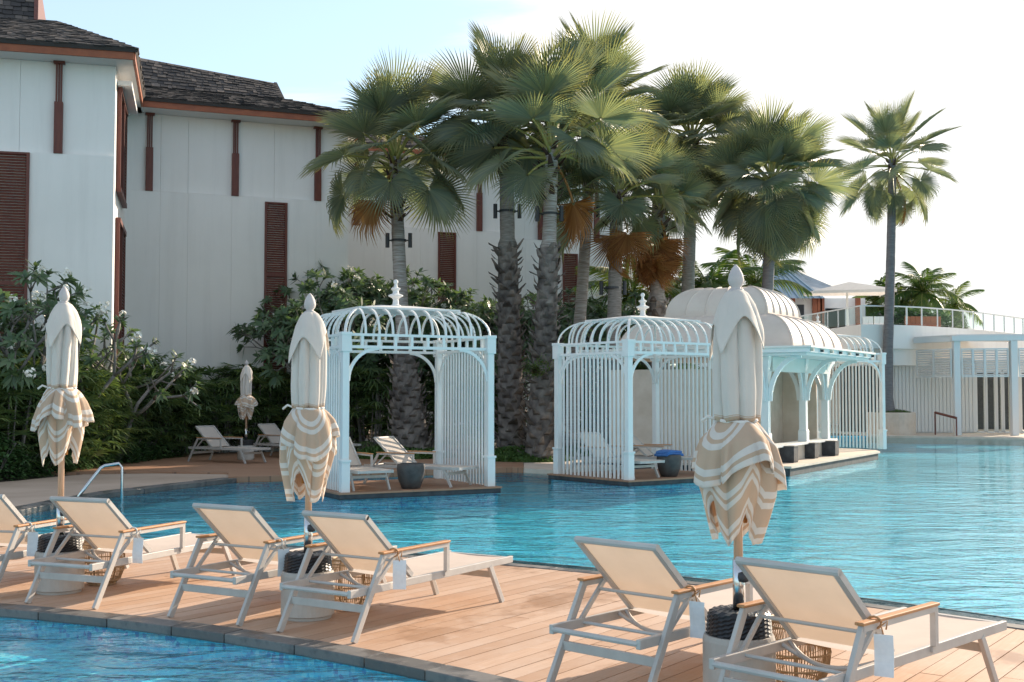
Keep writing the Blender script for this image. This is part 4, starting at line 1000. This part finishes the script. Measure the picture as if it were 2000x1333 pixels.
# ================================================================== vegetation
def two_mat_mesh(name, blade, stem, m1, m2, smooth=False):
    me = bpy.data.meshes.new(name); nb = len(blade.v); me.from_pydata(blade.v + stem.v, [], blade.f + [tuple(i + nb for i in f) for f in stem.f])
    me.materials.append(m1); me.materials.append(m2)
    me.polygons.foreach_set('material_index', [0] * len(blade.f) + [1] * len(stem.f))
    if blade.uv:
        ul = me.uv_layers.new(name='UVMap'); uv = blade.uv + [(0, 0)] * len(stem.v)
        vi = [0] * len(me.loops); me.loops.foreach_get('vertex_index', vi); ul.data.foreach_set('uv', [c for i in vi for c in uv[i]])
    me.update(); return me
def fan_leaf(seed, plen=1.0, rad=1.05, bend=25, spread=135, cup=.25, segs=56, dead=False, droop=.25):
    q = random.Random(seed); bl, st = MB(), MB(); bl.uv = []
    pts = [(0, plen * s, .10 * plen * math.sin(s * 2.4) * (0 if dead else 1) - .05 * s * s) for s in (0, .2, .4, .6, .8, 1.0)]
    st.tube(pts, [.055, .038, .030, .026, .024, .022], 5)
    O = Vector(pts[-1]); rot = Matrix.Rotation(R(-bend), 3, 'X')
    fold = .62 if dead else 1
    for k in range(segs):
        t = (k + .5) / segs * 2 - 1; a = R(spread) * t * (fold if dead else 1); da = R(spread) * 2 / segs * (fold if dead else 1)
        d = Vector((math.sin(a), math.cos(a), 0)); sd = Vector((d.y, -d.x, 0)); L = rad * (1 - .16 * abs(t) ** 3) * q.uniform(.93, 1.04)
        rj = L * q.uniform(.42, .54); jit = q.uniform(-.06, .06); dr = droop * q.uniform(.6, 1.6)
        def P(r, off, lift):
            z = cup * r * abs(math.sin(a)) ** 1.3 + lift - dr * max(0, r / L - .55) ** 2 * 1.6 - .05 * r * r
            return tuple(O + rot @ (d * r + sd * (off + jit * max(0, r / L - .55)) + Vector((0, 0, z))))
        o = len(bl.v)
        w0, w1, w2 = .05 * math.tan(da / 2), rj * math.tan(da / 2) * .97, rj * math.tan(da / 2) * .62
        rs = [(.05, w0, .004), (rj, w1, .028), (lerp(rj, L, .5), w2, .020), (L, 0, 0)]
        for r, w, lf in rs[:3]:
            bl.v += [P(r, -w, 0), P(r, 0, lf), P(r, w, 0)]; bl.uv += [(r / L, 0)] * 3
        bl.v.append(P(L, 0, 0)); bl.uv.append((1, 0))
        for j in (0, 3): bl.f += [(o + j, o + j + 1, o + j + 4, o + j + 3), (o + j + 1, o + j + 2, o + j + 5, o + j + 4)]
        bl.f += [(o + 6, o + 7, o + 9), (o + 7, o + 8, o + 9)]
    return two_mat_mesh('leaf', bl, st, M['deadfan'] if dead else M['fan'], M['deadfan'] if dead else M['petiole'])
FANS = [fan_leaf(i, 1.0, rd, bd, sp, cu, 56, droop=dr_) for i, (rd, bd, sp, cu, dr_) in enumerate(((1.05, 5, 138, .30, .10), (1.10, 14, 132, .22, .15), (1.0, 24, 128, .28, .22), (1.08, 36, 135, .15, .32), (.95, 52, 122, .2, .45)))]
DEAD = [fan_leaf(20 + i, .9, .95, 35 + 15 * i, 130, .1, 40, True, .3) for i in range(3)] + [fan_leaf(40, .85, .95, 25, 95, .2, 40, False, .5)]
DEAD[3].materials[0] = M['deadfan']; DEAD[3].materials[1] = M['deadfan']
def palm(label, foot, crown, rad, seed, n=32, hi=82, lo=-45, size=1.0, stem=1.0, dead=0, base_r=None, boots=None, bark='bark', fibre=1.2, boot_len=.26, swell=1.0, low_bias=1.0, foot_z=.1, dead_at=()):
    q = random.Random(seed); crown = Vector(crown); foot = Vector((foot[0], foot[1], foot_z))
    t = thing('fan_palm', label, 'palm tree', foot, 0, 'fan palms of the pool garden')
    C = crown - foot; H = C.z; base_r = base_r or rad * 1.6
    def axis(s): return Vector((C.x * (s + .10 * math.sin(math.pi * s)), C.y * s, H * s))
    zb = boots[1] / H if boots else 0
    def rr(s):
        z = s * H
        if boots: return prof(s, [(0, base_r * 1.12), (.03, base_r), (max(zb * .5, .05), lerp(rad, base_r, .62)), (zb, rad * 1.25), (zb + .01, rad), (1, rad * .86)])
        return prof(s, [(0, base_r), (.06, lerp(rad, base_r, .4)), (.25, rad * 1.05), (1, rad * .82)])
    def section(name, s0, s1, m, par):
        ns = max(8, int(60 * (s1 - s0))); ss = [lerp(s0, s1, i / ns) for i in range(ns + 1)]
        return MB().tube([axis(s) for s in ss], [rr(s) * (1 + .02 * q.uniform(-1, 1)) for s in ss], 14).build(name, m, par, smooth=True)
    tr = section('trunk', max(0, zb - .02), 1, M[bark], t)
    if boots: section('trunk_foot', 0, zb, M['boot'], tr)
    def stubs(z0, z1, m, name, out, L, dens):
        b = MB(); z = z0; g = q.uniform(0, 6)
        while z < z1:
            s = z / H; r = rr(s); p = axis(s); a = g; g += 2.39996; u = Vector((math.cos(a), math.sin(a), 0)); v = Vector((-u.y, u.x, 0)); ln = L * q.uniform(.6, 1.25); w = min(.11, r * .4) * q.uniform(.7, 1.3); o_ = out * q.uniform(.6, 1.9)
            p0 = p + u * (r * .9) - Vector((0, 0, ln * .35)); p1 = p + u * (r + .05 * o_ + .02); p2 = p + u * (r + .15 * o_) + Vector((0, 0, ln * .55)) + v * q.uniform(-.06, .06)
            th = u * .035
            b.add([p0 - v * w, p0 + v * w, p1 + v * w * .85, p1 - v * w * .85, p2 + v * w * .35, p2 - v * w * .35, p1 + th, p2 - th * .5 - Vector((0, 0, .05))], [(0, 1, 6), (1, 2, 6), (0, 6, 3), (3, 6, 4, 5), (2, 4, 6), (5, 4, 7), (2, 7, 4), (3, 5, 7), (3, 7, 2)])
            z += dens / max(r, .12) * .0095
        b.build(name, m, tr, kind='stuff')
    if boots: stubs(boots[0], boots[1], M['boot'], 'leaf_bases', swell, boot_len, 1.0)
    if fibre: stubs(H - fibre, H + .05, M['fibre'], 'fibres', 1.3, .32, .9)
    g = q.uniform(0, 6)
    for az, el in dead_at:
        o = obj('leaf', DEAD[3], None, t); o.location = axis(.96); o.rotation_euler = (Matrix.Rotation(R(az), 3, 'Z') @ Matrix.Rotation(R(el), 3, 'X')).to_euler(); o.scale = (size, size * stem, size)
    for i in range(n + dead):
        isd = i >= n; f = (i / max(1, n - 1)) ** low_bias
        el = lerp(hi, lo, f) + q.uniform(-9, 9); az = g; g += 2.39996 + q.uniform(-.25, .25)
        if isd: el = q.uniform(-82, -58); az = q.uniform(0, 6.28)
        me = q.choice(DEAD) if isd else FANS[min(4, max(0, int(f * 4.2 + q.uniform(-.9, .9))))]
        o = obj('leaf', me, None, t); top = axis(1 - (.0 if not isd else .03) - .05 * f)
        o.location = top; sc = size * q.uniform(.86, 1.1)
        o.rotation_euler = (Matrix.Rotation(az, 3, 'Z') @ Matrix.Rotation(R(el), 3, 'X') @ Matrix.Rotation(R(q.uniform(-28, 28)), 3, 'Y')).to_euler(); o.scale = (sc, sc * stem, sc)
    return t
def px_palm(label, fpx, fY, cpx, cpy, **k):
    dY = k.pop('dY', 0.0); f = at(fpx, 800, fY); c = at(cpx, cpy, fY + dY); return palm(label, (f.x, f.y), c, **k)
px_palm('fan palm with one hanging orange leaf, growing behind the left cabana', 803, 31, 772, 308, rad=.19, seed=12, n=29, stem=1.2, hi=80, lo=-28, size=1.16, dead=0, dead_at=((140, -52),), base_r=.52, boots=(.0, 3.1), swell=.7, fibre=1.7, bark='paletrunk')
px_palm('tall fan palm with a thick ragged trunk, left one of the twin trunks', 1000, 31, 988, 238, rad=.20, seed=2, n=26, stem=1.15, hi=80, lo=-18, size=1.15, dead=0, base_r=.37, boots=(.1, 5.6), swell=1.0, fibre=1.5)
px_palm('fan palm with a grey ragged trunk, right one of the twin trunks', 1053, 29.2, 1078, 285, rad=.18, seed=3, n=25, stem=1.2, hi=84, lo=-16, size=1.22, dead=0, dead_at=((-60, -60),), base_r=.36, boots=(.1, 5.3), swell=1.0, fibre=1.3, bark='paletrunk')
px_palm('tallest fan palm of the grove with a slender leaning bare trunk', 1110, 33.5, 1156, 228, rad=.17, seed=4, n=28, stem=1.15, hi=82, lo=-16, size=1.22, dead=0, base_r=.34, bark='paletrunk', fibre=1.3)
px_palm('fan palm with a drooping rust coloured leaf, right of the leaning bare trunk', 1190, 32.2, 1205, 372, rad=.20, seed=5, n=23, stem=1.15, hi=78, lo=-22, size=1.1, dead=1, dead_at=((172, -72), (-150, -62)), base_r=.42, boots=(.0, 2.6), fibre=1.0)
px_palm('fan palm wearing a wide skirt of dead brown leaves', 1275, 34.5, 1286, 400, rad=.22, seed=6, n=18, hi=75, lo=-10, size=1.05, dead=18, dead_at=((170, -70), (200, -64), (140, -66), (225, -72)), base_r=.5, boots=(.2, 4.4), fibre=1.4)
px_palm('dense dark fan palm behind the grove, right of the brown leaf skirt', 1330, 39, 1352, 268, rad=.22, seed=7, n=52, hi=82, lo=-74, size=1.25, dead=2, base_r=.4, fibre=1.4, low_bias=.8)
px_palm('bushy fan palm with leaves hanging to a ball, behind the large umbrella', 1478, 36.5, 1508, 352, rad=.19, seed=8, n=58, hi=82, lo=-72, size=1.15, dead=0, base_r=.34, bark='greybark', fibre=1.0, low_bias=.75, stem=1.12)
palm('tall lone fan palm standing clear against the sky at the right', (PLANTER.x - .25, PLANTER.y), at(1743, 312, PLANTER.y), .20, 9, n=32, hi=76, lo=-62, size=.88, stem=1.72, dead=0, dead_at=((-105, -72),), base_r=.44, bark='greybark', fibre=.8, foot_z=.86)
# spotlights strapped to palm trunks
def spots_on(label, px, py, Y, r):
    p = at(px, py, Y); t = thing('palm_spotlight', label, 'lamp', p, 0, 'black spotlights strapped to palm trunks')
    MB().lathe([(r, -.03), (r + .02, -.03), (r + .02, .03), (r, .03)], 16).build('strap', M['dark'], t)
    for s in (-1, 1):
        b = MB().tube([(s * (r + .02), 0, 0), (s * (r + .08), -.01, 0)], .02, 6); b.tube([(s * (r + .12), -.01, -.19), (s * (r + .12), -.01, .19)], .055, 12); b.build('lamp', M['dark'], t)
spots_on('black spotlights on the trunk of the palm behind the left cabana', 779, 470, 31, .18); spots_on('black spotlights on the left one of the twin palm trunks', 991, 413, 31, .2)
spots_on('black spotlights on the right one of the twin palm trunks', 1073, 418, 29.2, .18); spots_on('black spotlights on the slender leaning trunk', 1148, 412, 33.5, .17); spots_on('black spotlights on the trunk right of the leaning one', 1197, 563, 32.2, .2)

def leaf_strip(mb, p, d, up, L, w, droop, n=3, twist=0):
    """a lance-shaped leaflet: strip of quads from p along d, sagging"""
    d = Vector(d).normalized(); s = d.cross(up)
    if s.length < .01: s = d.orthogonal()
    s.normalize(); o = len(mb.v)
    ws = [.35, 1, .75, 0] if n == 3 else [.4, 1, 0]
    for i in range(n + 1):
        t = i / n; c = Vector(p) + d * (L * t) - Vector((0, 0, droop * L * t * t))
        if i == n: mb.v.append(tuple(c))
        else: mb.v += [tuple(c - s * w * ws[i]), tuple(c + s * w * ws[i])]
    for i in range(n - 1): mb.f.append((o + 2 * i, o + 2 * i + 1, o + 2 * i + 3, o + 2 * i + 2))
    mb.f.append((o + 2 * n - 2, o + 2 * n - 1, o + 2 * n))
def rhapis_meshes(seed, h, r, fans):
    q = random.Random(seed); lf, st = MB(), MB()
    for k in range(11):
        a = q.uniform(0, 6.28); x, y = r * .5 * math.cos(a), r * .5 * math.sin(a); st.tube([(x * .5, y * .5, 0), (x * .8, y * .8, h * .5), (x, y, h * q.uniform(.75, .95))], .018, 5)
    for k in range(fans):
        a = q.uniform(0, 6.28); z = h * (.12 + .88 * q.random() ** .75); rr_ = r * (.35 + .65 * q.random() ** .5) * (1 if z < h * .7 else .75)
        p = Vector((rr_ * math.cos(a), rr_ * math.sin(a), z)); el = q.uniform(-10, 55); out = Vector((math.cos(a) * math.cos(R(el)), math.sin(a) * math.cos(R(el)), math.sin(R(el)))); sd = Vector((-math.sin(a), math.cos(a), 0)); un = sd.cross(out) * -1
        un = un if un.z > 0 else -un; n = q.choice((8, 9, 10, 12)); L = q.uniform(.40, .58)
        for i in range(n):
            b = lerp(-95, 95, (i + .5) / n) + q.uniform(-4, 4); d = out * math.cos(R(b)) + sd * math.sin(R(b)); leaf_strip(lf, p, d, un, L * (1 - .15 * abs(b) / 95), .027, q.uniform(.15, .55))
    a, b = lf.mesh('foliage'), st.mesh('stems'); a.materials.append(M['rhapis']); b.materials.append(M['branch']); return a, b
RH = [rhapis_meshes(50 + i, 2.5, 1.0, 170) for i in range(3)] + [rhapis_meshes(60 + i, 1.6, .85, 130) for i in range(2)]
def lady_palm(label, x, y, k, s, group):
    t = thing('lady_palm', label, 'shrub', (x, y, 0), rnd.uniform(0, 6.28), group); t.scale = (s, s, s * rnd.uniform(.92, 1.08))
    obj('foliage', RH[k][0], None, t); obj('stems', RH[k][1], None, t)
hp = [Vector(p) for p in ((-11.6, 22.3), (-10.35, 24.3), (-9.9, 27.0), (-9.7, 30.0), (-8.8, 32.4), (-7.3, 34.0), (-5.4, 34.9))]
def along(pts, step):
    out = []
    for a, b in zip(pts, pts[1:]):
        n = max(1, round((b - a).length / step)); out += [a.lerp(b, i / n) for i in range(n)]
    return out
HL = 'dark green lady palm in the hedge behind the path at the left'
for i, p in enumerate(along(hp, .95)):
    lady_palm('dark green lady palm in the front row of the left hedge, ' + NTH[i], p.x + rnd.uniform(-.15, .15), p.y + rnd.uniform(-.2, .2), i % 3, rnd.uniform(.82, .96), 'lady palms of the left hedge')
    lady_palm('dark green lady palm in the back row of the left hedge, ' + NTH[i], p.x - .9 + rnd.uniform(-.2, .2), p.y + .9 + rnd.uniform(-.2, .2), (i + 1) % 3, rnd.uniform(.95, 1.1), 'lady palms of the left hedge')
ML = 'dark green lady palm in the bed behind the cabanas'
for i, (px, Y, k, s) in enumerate(((560, 35.5, 0, .9), (605, 34.5, 1, .9), (650, 35.2, 2, .95), (690, 34, 0, 1.0), (722, 33.2, 1, .95), (742, 34.6, 2, 1.1), (830, 34.5, 0, .9), (870, 35.2, 1, 1.0), (905, 34.4, 2, .95), (945, 35, 0, 1.0), (975, 35.4, 1, .95), (1100, 35.5, 2, .9), (1145, 36, 0, 1.0), (1222, 36, 1, 1.0), (1250, 35, 2, 1.0), (1300, 36.5, 0, 1.1))):
    p = at(px, 800, Y); lady_palm('dark green lady palm in the bed behind the cabanas, ' + NTH[i], p.x, p.y, k, s, 'lady palms behind the cabanas')
def shrub_mesh(seed, r, h, n, L):
    q = random.Random(seed); lf, st = MB(), MB()
    for k in range(9):
        a = q.uniform(0, 6.28); st.tube([(0, 0, 0), (r * .4 * math.cos(a), r * .4 * math.sin(a), h * .5), (r * .7 * math.cos(a), r * .7 * math.sin(a), h * .85)], .012, 4)
    for k in range(n):
        a = q.uniform(0, 6.28); u = q.uniform(-.1, 1); rr_ = math.sqrt(max(0, 1 - u * u)) * r * q.uniform(.75, 1.05); z = h * (.08 + .92 * max(0, u)) * q.uniform(.85, 1.05)
        d = Vector((math.cos(a), math.sin(a), q.uniform(-.2, .9))) + Vector((q.uniform(-.6, .6), q.uniform(-.6, .6), 0)); leaf_strip(lf, (rr_ * math.cos(a), rr_ * math.sin(a), z), d, Vector((0, 0, 1)), L * q.uniform(.7, 1.2), L * .22, .3, 2)
    a, b = lf.mesh('foliage'), st.mesh('stems'); a.materials.append(M['shrub']); b.materials.append(M['branch']); return a, b
SH = [shrub_mesh(70 + i, .62, .8, 1500, .13) for i in range(2)]
def low_shrub(label, x, y, s, group):
    t = thing('low_shrub', label, 'shrub', (x, y, 0), rnd.uniform(0, 6.28), group); t.scale = (s, s, s * rnd.uniform(.8, 1.15)); k = rnd.randrange(2); obj('foliage', SH[k][0], None, t); obj('stems', SH[k][1], None, t)
for i, p in enumerate(along([Vector(g2(-60, 950)), Vector(g2(60, 936)), Vector(g2(180, 920)), Vector(g2(270, 908)), Vector(g2(345, 896))], .75)):
    low_shrub('low small leaved shrub along the edge of the path, ' + NTH[i], p.x - .35 + rnd.uniform(-.1, .1), p.y + .45, rnd.uniform(.75, 1.0), 'low shrubs along the path')
# frangipani trees
def frangipani(label, px, Y, h, spread, levels, seed, flowers=.25, leaves=14, L=.29, z0=0.0):
    q = random.Random(seed); p = at(px, 800, Y); t = thing('frangipani_tree', label, 'tree', (p.x, p.y, z0), 0, 'frangipani trees of the garden')
    br, lf, fl = MB(), MB(), MB(); tips = []
    def grow(p, d, r, ln, lev):
        e = p + d * ln; m = p.lerp(e, .5) + Vector((q.uniform(-1, 1), q.uniform(-1, 1), 0)) * ln * .07; br.tube([p, m, e], [r, r * .88, r * .8], 6)
        if lev == 0: tips.append((e, d)); return
        k = q.choice((2, 3, 3)); a0 = q.uniform(0, 6.28)
        for i in range(k):
            a = a0 + i * 2 * math.pi / k + q.uniform(-.4, .4); o = d.orthogonal().normalized(); o = Matrix.Rotation(a, 3, d) @ o
            nd = (d + o * spread * q.uniform(.7, 1.25) + Vector((0, 0, .10))).normalized(); grow(e, nd, r * .70, ln * q.uniform(.62, .88), lev - 1)
    ln0 = h * .36
    for k in range(3): a = k * 2.1 + q.uniform(-.4, .4); grow(Vector((0, 0, .0)), Vector((.35 * math.cos(a), .35 * math.sin(a), 1)).normalized(), .075, ln0, levels)
    for e, d in tips:
        for i in range(leaves):
            a = i * 2.4 + q.uniform(-.2, .2); o = Matrix.Rotation(a, 3, d) @ d.orthogonal().normalized(); v = o * q.uniform(.7, 1.1) + d * q.uniform(.1, .9); leaf_strip(lf, e - d * q.uniform(0, .14), v, d, L * q.uniform(.7, 1.2), L * .155, q.uniform(.05, .45))
        if q.random() < flowers:
            c = e + d * .16
            for i in range(14):
                v = Vector((q.gauss(0, 1), q.gauss(0, 1), q.gauss(.4, .8))).normalized(); b = c + v * q.uniform(.03, .11); 
                for j in range(5):
                    a = j * 1.2566; o = v.orthogonal().normalized(); o2 = Matrix.Rotation(a, 3, v) @ o; leaf_strip(fl, b, o2 + v * .5, v, .05, .016, .1, 2)
    br.build('branches', M['branch'], t, smooth=True); lf.build('crown', M['plum'], t, kind='stuff')
    if fl.v: fl.build('blossom', M['petal'], t, kind='stuff')
frangipani('leafy frangipani with white blossom at the left edge in front of the brown shutter', -5, 25.2, 3.8, .62, 4, 31, .16)
frangipani('sparse frangipani with white blossom behind the leftmost umbrella', 130, 26.5, 3.9, .7, 3, 32, .55, 10, .24)
frangipani('sparse frangipani with bare twigs spreading right against the white wall', 225, 28.4, 3.3, .85, 3, 33, .25, 10, .25)
frangipani('dense dark frangipani beside the left cabana in front of the tall shutter', 640, 34.2, 3.6, .52, 5, 34, .03)
frangipani('dense dark frangipani behind the roof of the left cabana', 700, 35.5, 4.0, .52, 5, 35, .02)
frangipani('frangipani just right of the bare palm trunk above the left cabana', 752, 35.8, 4.1, .52, 5, 36, .03)
frangipani('frangipani below the narrow shutter of the third wing', 868, 36.5, 3.7, .55, 5, 37, .02)
frangipani('frangipani close to the left twin palm trunk', 945, 36.5, 3.6, .55, 5, 38, .02)
frangipani('frangipani between the twin trunks and the leaning trunk', 1098, 37.0, 4.6, .6, 4, 39, .03)
frangipani('low frangipani at the foot of the farthest wing', 1158, 37.6, 4.2, .65, 4, 41, .05)
# mounds of ground cover under the palms
def mound(label_name, cx, cy, rx, ry, h, n):
    g = MB(); k = 24
    g.v.append((cx, cy, .06 + h))
    for j, f in enumerate((.5, .8, 1.0)):
        for i in range(k): a = i * 2 * math.pi / k; g.v.append((cx + rx * f * math.cos(a), cy + ry * f * math.sin(a), .06 + h * (1 - f * f) - (.02 if f == 1 else 0)))
    for i in range(k): g.f.append((0, 1 + i, 1 + (i + 1) % k))
    for j in range(2):
        for i in range(k): a, b = 1 + j * k + i, 1 + j * k + (i + 1) % k; g.f.append((a, a + k, b + k, b))
    for _ in range(n):
        a = rnd.uniform(0, 6.28); r = math.sqrt(rnd.random()); x, y = cx + rx * r * math.cos(a), cy + ry * r * math.sin(a); z = .05 + h * (1 - r * r)
        leaf_strip(g, (x, y, z), (rnd.uniform(-1, 1), rnd.uniform(-1, 1), rnd.uniform(.4, 1.6)), Vector((0, 0, 1)), rnd.uniform(.08, .17), .02, .3, 2)
    o = g.build('ground_cover', M['lawn'], kind='stuff'); tag(o, label_name, 'ground cover')
p = at(782, 800, 31); mound('green ground cover round the palm foot seen through the left cabana', p.x, p.y - .1, 1.5, 1.2, .28, 3500)
p = at(1025, 800, 30); mound('green ground cover round the feet of the twin palm trunks', p.x, p.y, 1.35, 1.5, .28, 3500)
p = at(1200, 800, 32.4); mound('green ground cover behind the right cabana', p.x, p.y, 2.0, 1.5, .25, 3000)
def fern():
    p = at(1046, 725, 28.6); t = thing('trunk_fern', 'bright green fern growing on the ragged twin trunk', 'fern', p, 0); mb = MB()
    for k in range(60):
        a = rnd.uniform(0, 6.28); d = Vector((math.cos(a), math.sin(a) - .5, rnd.uniform(-.2, .9))); q_ = Vector((rnd.uniform(-.12, .12), -.05, rnd.uniform(-.15, .15)))
        for s in range(6): leaf_strip(mb, q_ + d * (.07 * s), d + Vector((rnd.uniform(-1, 1), rnd.uniform(-1, 1), .2)), Vector((0, 0, 1)), .11, .022, .4, 2)
    mb.build('fronds', M['coco'], t, kind='stuff'); MB().lathe([(.02, -.12), (.10, -.05), (.10, .06), (.02, .12)], 8, (0, .06, 0)).build('root_ball', M['fibre'], t)
fern()
# coconut palms in the background
def frond_mesh(seed, L):
    q = random.Random(seed); lf, st = MB(), MB(); n = 15; P = [Vector((0, L * s * (1 - .12 * s), L * (.42 * s - .62 * s * s))) for s in [i / n for i in range(n + 1)]]; st.tube(P, [lerp(.03, .006, i / n) for i in range(n + 1)], 5)
    for i in range(1, n * 3):
        s = i / (n * 3); k = s * n; a = P[int(k)].lerp(P[min(n, int(k) + 1)], k % 1); d = (P[min(n, int(k) + 1)] - P[int(k)]).normalized()
        for sg in (-1, 1): leaf_strip(lf, a, Vector((sg * 1.0, 0, -.15)) + d * (.55 + .6 * s), Vector((0, 0, 1)), L * .27 * math.sin(math.pi * (.12 + .8 * s)) * q.uniform(.85, 1.1), .028, q.uniform(.35, .9))
    return two_mat_mesh('frond', lf, st, M['coco'], M['petiole'])
FR = [frond_mesh(80 + i, 2.6) for i in range(3)]
def coconut(label, px, Y, cpy, n=17, s=1.0, seed=1, lo=-35):
    q = random.Random(seed); f = at(px, 800, Y); c = at(px + q.uniform(-10, 10), cpy, Y); t = thing('coconut_palm', label, 'palm tree', (f.x, f.y, 0), 0, 'feathery palms in the background')
    C = c - Vector((f.x, f.y, 0)); MB().tube([(0, 0, 0), (C.x * .3, 0, C.z * .4), (C.x, 0, C.z)], [.22 * s, .15 * s, .12 * s], 10).build('trunk', M['bark'], t, smooth=True)
    g = q.uniform(0, 6)
    for i in range(n):
        o = obj('frond', q.choice(FR), None, t); el = lerp(75, lo, i / (n - 1)) + q.uniform(-8, 8); g += 2.4; o.location = C; k = s * q.uniform(.85, 1.15)
        o.rotation_euler = (Matrix.Rotation(g, 3, 'Z') @ Matrix.Rotation(R(el - 12), 3, 'X')).to_euler(); o.scale = (k, k, k)
coconut('feathery palm with yellow green fronds left of the large umbrella tip', 1392, 43, 575, 18, .95, 1); coconut('feathery palm behind the trunk of the ball shaped fan palm', 1468, 45, 560, 18, .95, 2)
coconut('low feathery palm between the dead leaf skirt and the bar dome', 1330, 44, 600, 18, .95, 3, -20); coconut('low feathery palm at the right end of the farthest wing', 1238, 40, 585, 16, .9, 4, -20)
coconut('feathery palm rising over the roof terrace right of the lone palm', 1800, 66, 572, 20, .88, 5); coconut('smaller feathery palm over the roof terrace at its right', 1856, 70, 596, 16, .8, 6)
coconut('feathery palm over the roof terrace left of the lone palm', 1712, 68, 596, 16, .95, 7); coconut('bushy feathery palm directly behind the lone palm trunk', 1762, 67, 600, 18, 1.05, 8)
TL = 'rounded green shrub behind the terrace balustrade'
for i, (px, Y, s, z) in enumerate(((1722, 63, 2.3, 5.0), (1752, 62, 2.5, 5.0), (1785, 62, 2.5, 5.0), (1818, 63, 2.4, 4.9), (1845, 65, 2.2, 4.9))):
    p = at(px, 610, Y); t = thing('terrace_shrub', TL + ', ' + NTH[i], 'shrub', (p.x, p.y, at(1681, 634, 49).z - .02), rnd.uniform(0, 6), 'shrubs on the roof terrace'); t.scale = (s, s, s * .8); k = rnd.randrange(2); obj('foliage', SH[k][0], None, t); obj('stems', SH[k][1], None, t)
